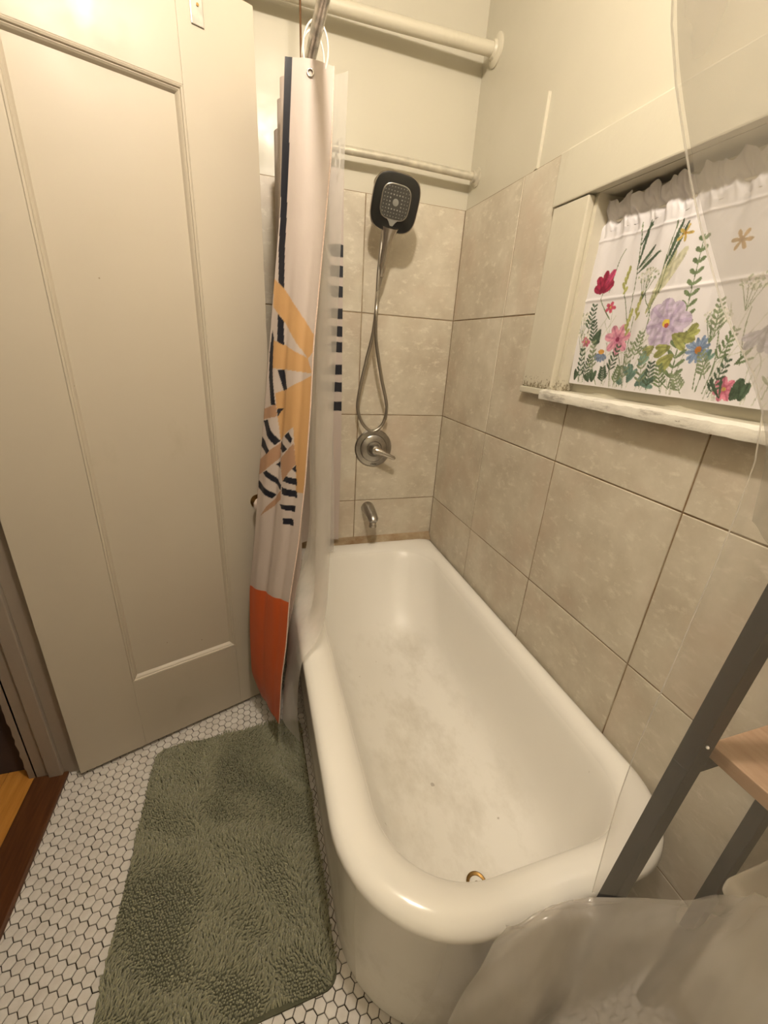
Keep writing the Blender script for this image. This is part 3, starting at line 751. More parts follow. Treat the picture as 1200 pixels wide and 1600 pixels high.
# rings
def curtain_ring(y, label, x=ROD_X, ax=(0.25, 1, 0.05), dzc=-0.026):
    o = MB().torus((x, y, ROD_Z+dzc), ax, 0.027, 0.0022, 36, 8, 1.75).build('curtain_ring', M_RING, None, smooth=True, angle=180)
    return tag(o, label, 'curtain ring', 'curtain rings on the rod')
curtain_ring(-0.583, 'white plastic ring through the top of the printed curtain, nearest the viewer')
curtain_ring(-0.545, 'second white plastic ring, just behind the nearest one', ax=(-0.3, 1, 0), dzc=-0.024)
curtain_ring(ROD_YF, 'small white ring on the rod by the back wall', x=-0.528, ax=(1, 0.1, 0), dzc=-0.026)

# ================================================================== CLEAR LINER by the printed curtain
def wrinkle(G, amp, seed, f=1.0):
    rs = np.random.RandomState(seed); nr, nc = G.shape[:2]
    v, u = np.meshgrid(np.linspace(0, 1, nr), np.linspace(0, 1, nc), indexing='ij')
    d = np.zeros((nr, nc))
    for k in range(9):
        a = rs.uniform(4, 26)*f; b = rs.uniform(2, 14)*f; p = rs.uniform(0, 6.28)
        d += np.sin(a*u+b*v+p+1.5*np.sin(3*v*f+p))/9
    du = np.gradient(G, axis=1); dv = np.gradient(G, axis=0); n = np.cross(du, dv); n /= np.linalg.norm(n, axis=2, keepdims=True)+1e-9
    return G+n*(d*amp)[:, :, None]
ln = tag(empty('curtain_liner', (-0.7, -0.5, 0.14)), 'clear plastic liner hanging behind the pink printed curtain', 'shower liner')
Kt = [(-0.605,-0.572,1.968),(-0.655,-0.515,1.968),(-0.618,-0.44,1.968),(-0.660,-0.36,1.968),(-0.628,-0.27,1.966),(-0.655,-0.18,1.966),(-0.615,-0.098,1.960),(-0.560,-0.080,1.955)]
K1 = [(-0.640,-0.63,1.20),(-0.680,-0.56,1.20),(-0.630,-0.47,1.20),(-0.670,-0.38,1.20),(-0.625,-0.28,1.20),(-0.655,-0.19,1.20),(-0.605,-0.100,1.20),(-0.542,-0.082,1.20)]
K2 = [(-0.672,-0.715,0.60),(-0.695,-0.63,0.62),(-0.650,-0.53,0.64),(-0.68,-0.42,0.66),(-0.635,-0.30,0.70),(-0.655,-0.20,0.72),(-0.60,-0.105,0.78),(-0.530,-0.084,0.78)]
K3 = [(-0.756,-0.800,0.480),(-0.757,-0.69,0.490),(-0.757,-0.58,0.500),(-0.757,-0.46,0.505),(-0.720,-0.33,0.510),(-0.69,-0.22,0.510),(-0.61,-0.11,0.505),(-0.526,-0.085,0.500)]
K4 = [(-0.776,-0.812,0.300),(-0.800,-0.70,0.310),(-0.785,-0.60,0.33),(-0.775,-0.48,0.35),(-0.765,-0.34,0.45),(-0.74,-0.23,0.492),(-0.61,-0.115,0.490),(-0.526,-0.086,0.488)]
K5 = [(-0.768,-0.790,0.135),(-0.815,-0.71,0.165),(-0.795,-0.61,0.15),(-0.785,-0.49,0.18),(-0.770,-0.35,0.38),(-0.76,-0.24,0.484),(-0.62,-0.118,0.484),(-0.526,-0.087,0.484)]
link('sheet', grid_mesh('sheet', wrinkle(cloth_grid([Kt, K1, K2, K3, K4, K5], 10, 26), 0.006, 3), M_LINER), ln)

# ================================================================== CLEAR LINER in the foreground (near end of the tub)
l2 = tag(empty('curtain_liner', (-0.5, -1.58, 0.1)), 'clear plastic liner pulled aside in front of the wooden shelf rack', 'shower liner')
A0 = [(-0.675,-1.545,1.985),(-0.615,-1.560,1.985),(-0.540,-1.556,1.985),(-0.450,-1.552,1.985)]
AM = [(-0.668,-1.555,1.72),(-0.60,-1.572,1.72),(-0.520,-1.59,1.72),(-0.450,-1.62,1.72)]
A1 = [(-0.655,-1.562,1.575),(-0.585,-1.580,1.575),(-0.505,-1.61,1.575),(-0.450,-1.69,1.575)]
A2 = [(-0.612,-1.562,1.500),(-0.555,-1.585,1.500),(-0.485,-1.63,1.500),(-0.445,-1.73,1.500)]
A3 = [(-0.547,-1.562,1.430),(-0.510,-1.588,1.430),(-0.465,-1.64,1.430),(-0.440,-1.76,1.430)]
A4 = [(-0.456,-1.562,1.342),(-0.447,-1.595,1.342),(-0.438,-1.66,1.342),(-0.432,-1.78,1.342)]
A5 = [(-0.446,-1.562,1.150),(-0.440,-1.595,1.150),(-0.434,-1.66,1.150),(-0.430,-1.78,1.150)]
A6 = [(-0.447,-1.562,0.920),(-0.434,-1.595,0.920),(-0.430,-1.66,0.920),(-0.428,-1.78,0.950)]
A7 = [(-0.415,-1.562,0.660),(-0.418,-1.595,0.720),(-0.420,-1.64,0.800),(-0.436,-1.70,0.920)]
link('sheet', grid_mesh('sheet', wrinkle(cloth_grid([A0, AM, A1, A2, A3, A4, A5, A6, A7], 16, 14), 0.0022, 5), M_CLEAR), l2)
edge = cloth_grid([A0, AM, A1, A2, A3, A4, A5, A6, A7], 16, 14)[::4, 0]
MB().tube([tuple(p) for p in edge], 0.0006, 6).build('side_hem', M_LINER, l2, smooth=True)  # milky hem tube added so the sheet's edge carries a highlight
UP = np.array([A0, AM, A1, A2, A3, A4, [(-0.444,-1.570,1.27),(-0.442,-1.60,1.25),(-0.434,-1.67,1.22),(-0.430,-1.78,1.20)]]); UP[:, :, 0] -= 0.004; UP[:, :, 1] -= 0.006
link('folded_layer', grid_mesh('folded_layer', wrinkle(cloth_grid(UP, 16, 14), 0.0022, 6), M_FLAP), l2)
B0 = [(-0.560,-1.560,0.655),(-0.490,-1.562,0.668),(-0.412,-1.565,0.652),(-0.406,-1.628,0.778),(-0.412,-1.674,0.884),(-0.440,-1.702,0.955),(-0.475,-1.755,1.000),(-0.52,-1.86,1.00)]
B1 = [(-0.590,-1.562,0.590),(-0.512,-1.582,0.655),(-0.438,-1.590,0.640),(-0.440,-1.650,0.745),(-0.450,-1.694,0.840),(-0.470,-1.725,0.900),(-0.505,-1.775,0.930),(-0.55,-1.87,0.93)]
B2 = [(-0.623,-1.562,0.446),(-0.540,-1.605,0.480),(-0.465,-1.612,0.500),(-0.470,-1.672,0.580),(-0.478,-1.712,0.640),(-0.490,-1.745,0.690),(-0.525,-1.79,0.73),(-0.57,-1.88,0.74)]
B3 = [(-0.645,-1.562,0.280),(-0.560,-1.600,0.290),(-0.490,-1.600,0.330),(-0.490,-1.655,0.440),(-0.490,-1.715,0.480),(-0.500,-1.75,0.500),(-0.535,-1.80,0.53),(-0.58,-1.89,0.55)]
B4 = [(-0.660,-1.570,0.060),(-0.570,-1.600,0.060),(-0.500,-1.605,0.080),(-0.495,-1.645,0.425),(-0.500,-1.72,0.445),(-0.505,-1.76,0.45),(-0.54,-1.81,0.455),(-0.58,-1.90,0.455)]
KB = np.array([B0, B1, B2, B3, B4])
link('gathered_skirt', grid_mesh('gathered_skirt', wrinkle(cloth_grid(KB, 18, 20), 0.012, 8, 1.4), M_LINER2), l2)
KC = KB.copy(); KC[1:, :, 0] += 0.02; KC[1:, :, 1] += 0.012; KC[1:, 0, 0] += 0.03
link('gathered_skirt', grid_mesh('gathered_skirt', wrinkle(cloth_grid(KC, 18, 20), 0.012, 11, 1.7), M_LINER2), l2)

# ================================================================== WINDOW CURTAIN
ny, nz = 440, 300
hh = np.linspace(0.738, 1.395, ny); vz = np.linspace(1.768, 1.326, nz)
HH, ZZ = np.meshgrid(hh, vz)
def fn(x, s): return np.sin(x*s)+0.6*np.sin(x*s*1.73+1.1)+0.35*np.sin(x*s*2.91+2.3)
gath = np.clip((ZZ-1.62)/0.12, 0, 1)
fold = 0.0035*fn(HH, 62)*(0.25+0.75*gath)+0.0028*fn(HH+0.02*np.sin(ZZ*40), 150)*gath**2
fold += 0.004*np.sin(HH*26+1.0)*(1-gath)
crease = 0.0022*np.exp(-((ZZ-(1.548+0.03*(HH-1.0)))/0.004)**2)+0.0018*np.exp(-((ZZ-(1.672+0.01*HH))/0.003)**2)
XX = 0.042-fold-crease+0.007*np.exp(-((ZZ-1.728)/0.010)**2)
ZD = ZZ+gath**2*0.006*fn(HH, 95)*(ZZ > 1.70)
HD = HH+0.022*np.clip((1.60-ZZ)/0.27, 0, 1)*np.clip((0.80-HH)/0.06, 0, 1)*0.6
WG = np.stack([XX, -HD, ZD], -1)
wc = np.tile(np.array((0.72, 0.695, 0.715)), (nz, ny, 1))
PH, PZ = HH-0.006, ZZ
def blend(mask, c, a=1.0):
    wc[mask] = wc[mask]*(1-a)+np.array(c)*a
def stem(pts, wd, c, a=1.0):
    pts = catmull(np.array([(-p[0], p[1]) for p in pts]), 8) if len(pts) > 2 else np.array([(-p[0], p[1]) for p in pts])
    D = np.full(PH.shape, 9.0)
    for p, q in zip(pts[:-1], pts[1:]):
        e = q-p; L2 = e@e+1e-12
        t = np.clip(((PH-p[0])*e[0]+(PZ-p[1])*e[1])/L2, 0, 1)
        D = np.minimum(D, np.hypot(PH-p[0]-t*e[0], PZ-p[1]-t*e[1]))
    blend(D < wd, c, a)
def petal(y, z, ang, ln_, wd, c, c2=None, a=1.0):
    """petal / leaf starting at (y,z), angle in degrees (0 = viewer's right, 90 = up)"""
    ca, sa = math.cos(R(ang)), math.sin(R(ang)); X = (PH+y)*ca+(PZ-z)*sa; Y = -(PH+y)*sa+(PZ-z)*ca
    u = X/ln_; m = (u > 0) & (u < 1) & (np.abs(Y) < wd*np.sqrt(np.clip(u*(1-u), 0, 1))*2*(0.6+0.6*u))
    blend(m, c, a)
    if c2 is not None: blend(m & (np.abs(Y) < wd*0.22), c2, 0.6*a); blend(m & (u < 0.3), c2, 0.5*a)
def flower(y, z, n_, r_, wd, c, c2, cen, rc, a0=0, squash=None, a=1.0):
    for k in range(n_): petal(y, z, a0+360*k/n_+((k*37) % 11-5), r_*(1-0.12*((k*5) % 3)/2), wd, c, c2, a)
    blend(np.hypot(PH+y, PZ-z) < rc, cen, a)
def leaf_branch(y, z, y2, z2, n_, c, l=0.02, w_=0.004, sw=0.0009):
    stem([(y, z), (y2, z2)], sw, c)
    for k in range(1, n_+1):
        t = k/(n_+0.5); yy = y+(y2-y)*t; z_ = z+(z2-z)*t
        base = math.degrees(math.atan2(z2-z, -(y2-y)))
        for s_ in (1, -1): petal(yy, z_, base+s_*48, l*(1.15-0.6*t), w_, c)
GRN, DGR, OLV, TEA = (0.14, 0.19, 0.10), (0.06, 0.095, 0.06), (0.27, 0.28, 0.10), (0.12, 0.20, 0.17)
STEMS = [
  [(-0.8847, 1.5869), (-0.8753, 1.6434), (-0.8663, 1.6982)], [(-0.8847, 1.5869), (-0.8908, 1.5399), (-0.899, 1.4642), (-0.9329, 1.3346)],
  [(-0.8867, 1.5918), (-0.9092, 1.6135), (-0.9423, 1.6278)], [(-0.8867, 1.6021), (-0.9149, 1.625)], [(-0.8753, 1.6532), (-0.8961, 1.6875)],
  [(-0.9595, 1.5444), (-0.9603, 1.6111), (-0.9636, 1.6822)], [(-0.9661, 1.5436), (-0.9693, 1.6188), (-0.982, 1.6699)], [(-0.9513, 1.4945), (-0.9595, 1.5444)],
  [(-0.8127, 1.5571), (-0.8221, 1.6209), (-0.8344, 1.6499)], [(-0.7939, 1.564), (-0.7951, 1.5358), (-0.8344, 1.4937)],
  [(-0.8843, 1.4188), (-0.9039, 1.3849), (-0.9141, 1.3325)], [(-0.8646, 1.3947), (-0.8867, 1.3297)], [(-0.9239, 1.5726), (-0.935, 1.5313), (-0.9579, 1.4945), (-0.9522, 1.4151)],
  [(-1.1104, 1.4659), (-1.1203, 1.3967), (-1.1186, 1.3432)], [(-1.1268, 1.4609), (-1.1399, 1.398), (-1.1354, 1.3403)], [(-1.1534, 1.4519), (-1.1542, 1.3984), (-1.1456, 1.3415)],
  [(-1.1031, 1.4004), (-1.1117, 1.3472)], [(-0.7738, 1.416), (-0.7926, 1.3333)], [(-0.8057, 1.429), (-0.8139, 1.38), (-0.8393, 1.3313)], [(-0.8605, 1.553), (-0.8953, 1.4753)],
  [(-0.9096, 1.4961), (-0.9219, 1.3333)], [(-1.1746, 1.5018), (-1.1771, 1.4605), (-1.1902, 1.4004)], [(-0.7738, 1.3317), (-0.7611, 1.3836), (-0.7759, 1.4098)],
  [(-1.0229, 1.3648), (-1.0564, 1.3415)], [(-1.074, 1.3742), (-1.0564, 1.3415)]]
rs = random.Random(4)
for k in range(48):                                       # pale background grasses
    y0 = -rs.uniform(0.76, 1.36); stem([(y0, 1.33), (y0-rs.uniform(-0.02, 0.03), 1.40), (y0-rs.uniform(-0.05, 0.06), rs.uniform(1.42, 1.52))], 0.0010, (0.40, 0.42, 0.33), 0.7)
petal(-0.945, 1.500, 74, 0.13, 0.010, (0.42, 0.41, 0.25), OLV, 0.8); petal(-0.955, 1.53, 62, 0.11, 0.011, (0.45, 0.44, 0.28), None, 0.8)
for s in STEMS: stem(s, 0.0011, GRN)
for (y, z, a, l) in [(-0.880, 1.60, 84, 0.10), (-0.882, 1.60, 48, 0.06), (-0.884, 1.59, 35, 0.07), (-0.875, 1.65, 66, 0.05), (-0.962, 1.60, 80, 0.085), (-0.967, 1.59, 74, 0.09)]:
    petal(y, z, a, l, 0.0042, DGR)
# tall seed-pod branch
leaf_branch(-1.0564, 1.345, -1.0364, 1.642, 14, GRN, 0.026, 0.0042, 0.0012)
# flowers
for a, l in ((150, 0.032), (118, 0.045), (88, 0.052), (62, 0.050), (38, 0.040)): petal(-0.790, 1.557, a, l, 0.0105, (0.30, 0.020, 0.060), (0.14, 0.008, 0.03))
petal(-0.796, 1.575, 58, 0.040, 0.009, (0.45, 0.06, 0.14), (0.26, 0.02, 0.07))
flower(-0.8753, 1.4446, 7, 0.042, 0.011, (0.62, 0.29, 0.38), (0.42, 0.12, 0.22), (0.22, 0.03, 0.08), 0.006, 20)
flower(-1.0074, 1.4785, 8, 0.056, 0.019, (0.50, 0.43, 0.56), (0.36, 0.28, 0.44), (0.55, 0.42, 0.06), 0.0085, 12); blend(np.hypot(PH-1.010, PZ-1.474) < 0.005, (0.30, 0.06, 0.05))
flower(-0.829, 1.5211, 5, 0.016, 0.005, (0.50, 0.10, 0.16), (0.35, 0.03, 0.06), (0.5, 0.35, 0.1), 0.003)
flower(-0.7714, 1.438, 6, 0.016, 0.005, (0.55, 0.16, 0.24), (0.35, 0.04, 0.1), (0.5, 0.3, 0.1), 0.003)
flower(-1.1775, 1.3542, 7, 0.026, 0.007, (0.55, 0.20, 0.28), (0.36, 0.06, 0.12), (0.5, 0.35, 0.1), 0.004)
flower(-1.0953, 1.425, 13, 0.030, 0.0048, (0.20, 0.27, 0.40), (0.10, 0.14, 0.26), (0.50, 0.20, 0.04), 0.0075)
for k in range(6): petal(-0.8335, 1.4115, 215+k*22, 0.024, 0.0045, (0.17, 0.22, 0.33), (0.09, 0.12, 0.2))
blend(np.hypot(PH-0.8335, (PZ-1.414)*1.5) < 0.009, (0.50, 0.26, 0.06))
flower(-0.991, 1.6532, 5, 0.020, 0.0035, (0.50, 0.38, 0.12), (0.38, 0.22, 0.04), (0.3, 0.15, 0.03), 0.003)
flower(-1.1117, 1.6205, 6, 0.022, 0.004, (0.42, 0.27, 0.12), (0.3, 0.16, 0.05), (0.25, 0.12, 0.03), 0.003)
for (y, z) in ((-0.8569, 1.566), (-0.9182, 1.505), (-0.897, 1.47)):
    for k in range(5): petal(y-0.001*k, z-0.018+0.011*k, 65+((k*53) % 60), 0.020, 0.0045, (0.40, 0.40, 0.14), OLV)
for (y, z, n_) in ((-0.9235, 1.5824, 60), (-1.1145, 1.4879, 80), (-0.7464, 1.4969, 50), (-1.1652, 1.545, 70), (-0.76, 1.455, 30)):
    for k in range(n_):
        a = rs.uniform(0, 6.28); q = rs.uniform(0, 1)**0.5*0.030
        blend(np.hypot(PH+y-q*math.cos(a), PZ-z-0.5*q*math.sin(a)) < 0.0026, rs.choice([(0.55, 0.55, 0.48), (0.30, 0.34, 0.24), (0.66, 0.63, 0.58)]))
    for a in (-0.022, -0.011, 0, 0.011, 0.022): stem([(y, z-0.05), (y-a, z-0.004)], 0.0008, GRN)
for (y, z, a, l, w_, c) in [(-1.030, 1.455, -25, 0.065, 0.017, OLV), (-1.035, 1.43, 200, 0.05, 0.014, OLV), (-1.045, 1.415, 230, 0.055, 0.017, OLV), (-0.995, 1.43, 215, 0.045, 0.014, (0.30, 0.31, 0.13)), (-1.06, 1.45, 45, 0.04, 0.013, OLV),
        (-0.945, 1.345, 75, 0.055, 0.014, TEA), (-0.95, 1.36, 130, 0.045, 0.013, TEA), (-0.97, 1.34, 40, 0.055, 0.014, TEA), (-0.965, 1.385, 60, 0.045, 0.013, (0.17, 0.27, 0.22)), (-0.985, 1.345, 10, 0.05, 0.012, TEA), (-0.93, 1.34, 150, 0.03, 0.01, TEA),
        (-0.815, 1.47, 250, 0.05, 0.013, DGR), (-0.80, 1.455, 300, 0.035, 0.010, DGR), (-0.825, 1.335, 95, 0.045, 0.012, DGR), (-0.815, 1.335, 130, 0.035, 0.010, DGR), (-0.755, 1.335, 80, 0.04, 0.010, DGR),
        (-1.195, 1.335, 60, 0.055, 0.018, DGR), (-1.215, 1.335, 95, 0.05, 0.016, DGR), (-1.175, 1.335, 120, 0.06, 0.006, DGR), (-1.12, 1.40, 70, 0.035, 0.008, TEA), (-1.18, 1.40, 40, 0.05, 0.006, GRN),
        (-1.217, 1.47, 260, 0.06, 0.016, (0.30, 0.29, 0.34)), (-1.225, 1.46, 300, 0.055, 0.018, (0.36, 0.34, 0.42)), (-1.21, 1.46, 220, 0.05, 0.014, (0.33, 0.31, 0.38)), (-1.22, 1.47, 60, 0.05, 0.015, (0.38, 0.36, 0.44))]:
    petal(y, z, a+14, l*0.80, w_*0.62, c, tuple(x*0.6 for x in c)); petal(y, z, a-16, l*0.72, w_*0.5, tuple(x*1.25 for x in c), tuple(x*0.7 for x in c))
for (y, z, y2, z2) in [(-0.775, 1.335, -0.765, 1.42), (-0.79, 1.34, -0.80, 1.40), (-0.86, 1.335, -0.85, 1.375), (-0.90, 1.335, -0.905, 1.38), (-1.14, 1.40, -1.16, 1.465), (-1.13, 1.37, -1.105, 1.42), (-1.085, 1.335, -1.06, 1.375), (-0.80, 1.43, -0.785, 1.49), (-0.945, 1.40, -0.95, 1.46), (-1.30, 1.34, -1.29, 1.60), (-1.25, 1.34, -1.27, 1.52), (-1.34, 1.34, -1.35, 1.55), (-0.815, 1.36, -0.80, 1.44), (-0.87, 1.36, -0.885, 1.43), (-0.925, 1.34, -0.93, 1.44), (-1.005, 1.335, -1.00, 1.395), (-1.04, 1.335, -1.02, 1.39), (-1.15, 1.335, -1.165, 1.41), (-0.77, 1.46, -0.775, 1.53), (-1.12, 1.45, -1.11, 1.52), (-0.985, 1.335, -0.965, 1.43)]:
    leaf_branch(y, z, y2, z2, 6, rs.choice([GRN, DGR, (0.20, 0.24, 0.15)]), 0.020, 0.0028, 0.0009)
flower(-1.30, 1.50, 8, 0.05, 0.014, (0.58, 0.28, 0.36), (0.4, 0.12, 0.22), (0.3, 0.1, 0.08), 0.007)
pr = np.abs(wc-wc[0, 0]).sum(-1) > 0.06          # watercolour unevenness of the print
rsn = np.random.RandomState(2).rand(nz//4+2, ny//4+2)
rsn = np.kron(rsn, np.ones((4, 4)))[:nz, :ny]
rsn = (rsn+np.roll(rsn, 2, 0)+np.roll(rsn, 2, 1)+np.roll(rsn, 3, 0))/4
wc[pr] = np.clip(wc[pr]*(0.72+0.62*rsn[pr])[:, None], 0, 1)
wcu = tag(empty('window_curtain', (0.055, -1.07, 1.33)), 'white cafe curtain printed with wildflowers, gathered in the small window', 'curtain')
link('cloth', grid_mesh('cloth', WG, M_WCURTAIN, True, wc), wcu)
MB().tube([(0.054, WY0+0.001, 1.722), (0.054, WY1-0.001, 1.722)], 0.004, 10).build('tension_rod', M_RING, wcu, smooth=True)

# ================================================================== HAND SHOWER
hs = tag(empty('hand_shower', (-0.376, 0, 1.93)), 'square black faced hand shower on its wall arm with a looped metal hose', 'shower head')
HC = Vector((-0.347, -0.162, 1.852)); hn = Vector((-0.16, -0.93, -0.33)).normalized()
hd = (Vector((-0.373, -0.140, 1.610))-HC); hd = (hd-hn*hd.dot(hn)).normalized(); hx = hd.cross(hn).normalized()
if hx.x < 0: hx = -hx
def sq(wd, hgt, depth, n=48, e=3.4, off=0.0):
    r_ = []
    for k in range(n):
        a = 2*math.pi*k/n; c, s = math.cos(a), math.sin(a)
        r_.append(HC+hx*(wd*math.copysign(abs(c)**(2/e), c))-hd*(hgt*math.copysign(abs(s)**(2/e), s)-off)+hn*depth)
    return r_
MB().loft([sq(0.030, 0.035, -0.050), sq(0.052, 0.055, -0.044), sq(0.074, 0.076, -0.026), sq(0.0825, 0.0845, -0.010), sq(0.0835, 0.0855, 0.0), sq(0.0815, 0.0835, 0.003)]).build('head_shell', M_CHROME, hs, smooth=True); HSH = bpy.data.objects['head_shell']
fp = MB().loft([sq(0.0805, 0.0825, 0.0015), sq(0.080, 0.082, 0.0045), sq(0.076, 0.078, 0.006)]).build('face_plate', M_BLACK, HSH, smooth=True, angle=25)
fp['label'] = 'glossy black shower face'
sp = MB().loft([sq(0.0515, 0.051, 0.005, off=-0.003), sq(0.0515, 0.051, 0.0088, off=-0.003), sq(0.050, 0.0495, 0.0098, off=-0.003)]).build('spray_bezel', M_DULL, HSH, smooth=True, angle=25)
MB().loft([sq(0.0485, 0.048, 0.009, off=-0.003), sq(0.0485, 0.048, 0.0104, off=-0.003)]).build('spray_plate', M_SPRAY, HSH)
nz_ = MB()
HO = HC-hd*0.003
for i in range(9):
    for j in range(9):
        a, b = (i-4)*0.0103, (j-4)*0.0102
        if (i in (0, 8) and j in (0, 8)) or (abs(i-4) <= 1 and abs(j-4) <= 1): continue
        r_ = 0.0026 if max(abs(i-4), abs(j-4)) == 2 else 0.0018
        nz_.lathe([(r_, 0), (r_, 0.0008), (r_*0.5, 0.0014)], HO+hx*a+hd*b+hn*0.0103, hn, 6)
nz_.build('nozzles', M_NOZZLE, HSH)
MB().lathe([(0.0105, 0), (0.0105, 0.001), (0.007, 0.0018)], HO+hn*0.0103, hn, 18).build('centre_button', M_NOZZLE, HSH, smooth=True)
tabp = HC+hd*0.050+hn*0.006
MB().loft([[tabp+hx*a+hd*b+hn*dz for a, b in ((-0.020, -0.004), (0.020, -0.004), (0.012, 0.004), (0.005, 0.015), (-0.005, 0.015), (-0.012, 0.004))] for dz in (0, 0.004)]).build('selector_tab', M_NOZZLE, HSH, bevel=0.001)
hp = [HC+hd*0.068-hn*0.012, HC+hd*0.088-hn*0.014, HC+hd*0.115-hn*0.013, HC+hd*0.15-hn*0.010, HC+hd*0.19-hn*0.008, HC+hd*0.226-hn*0.006, HC+hd*0.232-hn*0.006]
MB().tube(hp, [0.036, 0.027, 0.0175, 0.0160, 0.0150, 0.0130, 0.009], 20).build('handle', M_CHROME, hs, smooth=True, angle=60)
he = hp[-1]
MB().tube([he, he+hd*0.03, he+hd*0.034], [0.0088, 0.0080, 0.006], 14).build('hose_nut', M_DULL, hs, smooth=True, angle=60)
h1 = he+hd*0.03
hose = [tuple(h1), (-0.3860,-0.128,1.52), (-0.3760,-0.108,1.4168), (-0.3391,-0.09,1.272), (-0.3023,-0.0695,1.1526), (-0.3125,-0.0614,1.0765), (-0.3546,-0.0614,1.0425), (-0.3996,-0.0614,1.0704), (-0.4278,-0.0614,1.1354), (-0.4237,-0.0654,1.2151), (-0.402,-0.0695,1.3301), (-0.3804,-0.0777,1.4401), (-0.3722,-0.0818,1.5546), (-0.3720,-0.0848,1.6421), (-0.364,-0.0820,1.7669), (-0.358,-0.078,1.86)]
hpts = catmull(hose, 34)
MB().tube(hpts, [0.0066+0.0009*(i % 2) for i in range(len(hpts))], 10).build('hose', M_HOSE, hs, smooth=True, angle=180)
MB().tube(catmull([(-0.352, 0.006, 1.950), (-0.352, -0.035, 1.957), (-0.350, -0.065, 1.945), (-0.348, -0.088, 1.905)], 8), 0.009, 14).build('wall_arm', M_CHROME, hs, smooth=True, angle=60)
MB().lathe([(0.030, 0), (0.030, 0.003), (0.022, 0.010), (0.012, 0.013)], (-0.352, 0.008, 1.950), (0, -1, 0.05), 24).build('arm_flange', M_CHROME, hs, smooth=True)
MB().tube([(-0.348, -0.080, 1.918), (-0.348, -0.096, 1.895), (-0.348, -0.116, 1.872)], [0.013, 0.017, 0.018], 16).build('cradle', M_DULL, hs, smooth=True, angle=50)
MB().tube([(-0.352, -0.075, 1.915), (-0.358, -0.078, 1.86)], 0.009, 14).build('hose_outlet', M_DULL, hs, smooth=True, angle=50)

# ================================================================== MIXER VALVE
VX, VZ = -0.333, 0.953
va = tag(empty('shower_valve', (VX, 0, VZ)), 'round metal mixer plate with a single lever handle on the tiles', 'shower valve')
MB().lathe([(0.087, -0.002), (0.088, 0.003), (0.083, 0.008), (0.064, 0.011), (0.060, 0.0085)], (VX, 0, VZ), (0, -1, 0), 56, True, False).build('outer_plate', M_DULL, va, smooth=True, angle=28)
MB().lathe([(0.061, 0.004), (0.061, 0.011), (0.056, 0.0145), (0.036, 0.019), (0.034, 0.016)], (VX, 0, VZ), (0, -1, 0), 48, True, True).build('inner_plate', M_DULL, va, smooth=True, angle=28)
MB().lathe([(0.030, 0.012), (0.030, 0.024), (0.026, 0.028), (0.023, 0.034), (0.0235, 0.046), (0.020, 0.058), (0.012, 0.062)], (VX, 0, VZ), (0, -1, 0), 32).build('hub', M_DULL, va, smooth=True, angle=30)
lv = MB().tube([(VX+0.000, -0.052, VZ), (VX+0.018, -0.062, VZ-0.004), (VX+0.038, -0.068, VZ-0.013), (VX+0.060, -0.072, VZ-0.022), (VX+0.078, -0.074, VZ-0.030), (VX+0.084, -0.074, VZ-0.034)], [0.017, 0.0155, 0.0115, 0.0100, 0.0095, 0.006], 16).build('lever', M_CHROME, va, smooth=True, angle=60)
tc = bpy.data.curves.new('mark', 'FONT'); tc.body = 'Delta'; tc.size = 0.013; tc.align_x = 'CENTER'; tc.shear = 0.3; tc.extrude = 0.0004
to = bpy.data.objects.new('mark_tmp', tc); COL.objects.link(to)
dg = bpy.context.evaluated_depsgraph_get(); tme = bpy.data.meshes.new_from_object(to.evaluated_get(dg)); bpy.data.objects.remove(to)
tme.materials.clear(); tme.materials.append(M_TEXT)
mk = link('engraved_mark', tme, va); mk.matrix_world = Matrix.Translation((VX+0.002, -0.0105, VZ-0.078)) @ Matrix.Rotation(R(90), 4, 'X')

# ================================================================== TUB SPOUT
ts = tag(empty('tub_spout', (-0.347, 0, 0.655)), 'short metal tub spout on the tiles below the mixer', 'faucet')
def oval(c, rx, rz, ax, n=24):
    c = Vector(c); ax = Vector(ax).normalized(); up = ax.cross(Vector((1, 0, 0))).normalized()
    if up.z < 0: up = -up
    return [c+Vector((1, 0, 0))*rx*math.cos(2*math.pi*k/n)+up*rz*math.sin(2*math.pi*k/n) for k in range(n)]
MB().loft([oval((-0.347, 0.004, 0.657), 0.031, 0.031, (0, -1, 0)), oval((-0.347, -0.006, 0.657), 0.031, 0.031, (0, -1, 0)), oval((-0.347, -0.05, 0.655), 0.0285, 0.027, (0, -1, -0.1)), oval((-0.347, -0.090, 0.648), 0.026, 0.023, (0, -1, -0.25)), oval((-0.347, -0.116, 0.640), 0.024, 0.020, (0, -1, -0.5)), oval((-0.347, -0.127, 0.634), 0.016, 0.011, (0, -1, -0.7))]).build('spout_body', M_DULL, ts, smooth=True, angle=50)
MB().lathe([(0.0165, 0), (0.0165, 0.030), (0.018, 0.031), (0.018, 0.040), (0.013, 0.042), (0.013, 0.034)], (-0.347, -0.104, 0.640), (0, -0.12, -1), 24, True, True).build('outlet_nut', M_CHROME, ts, smooth=True, angle=35)

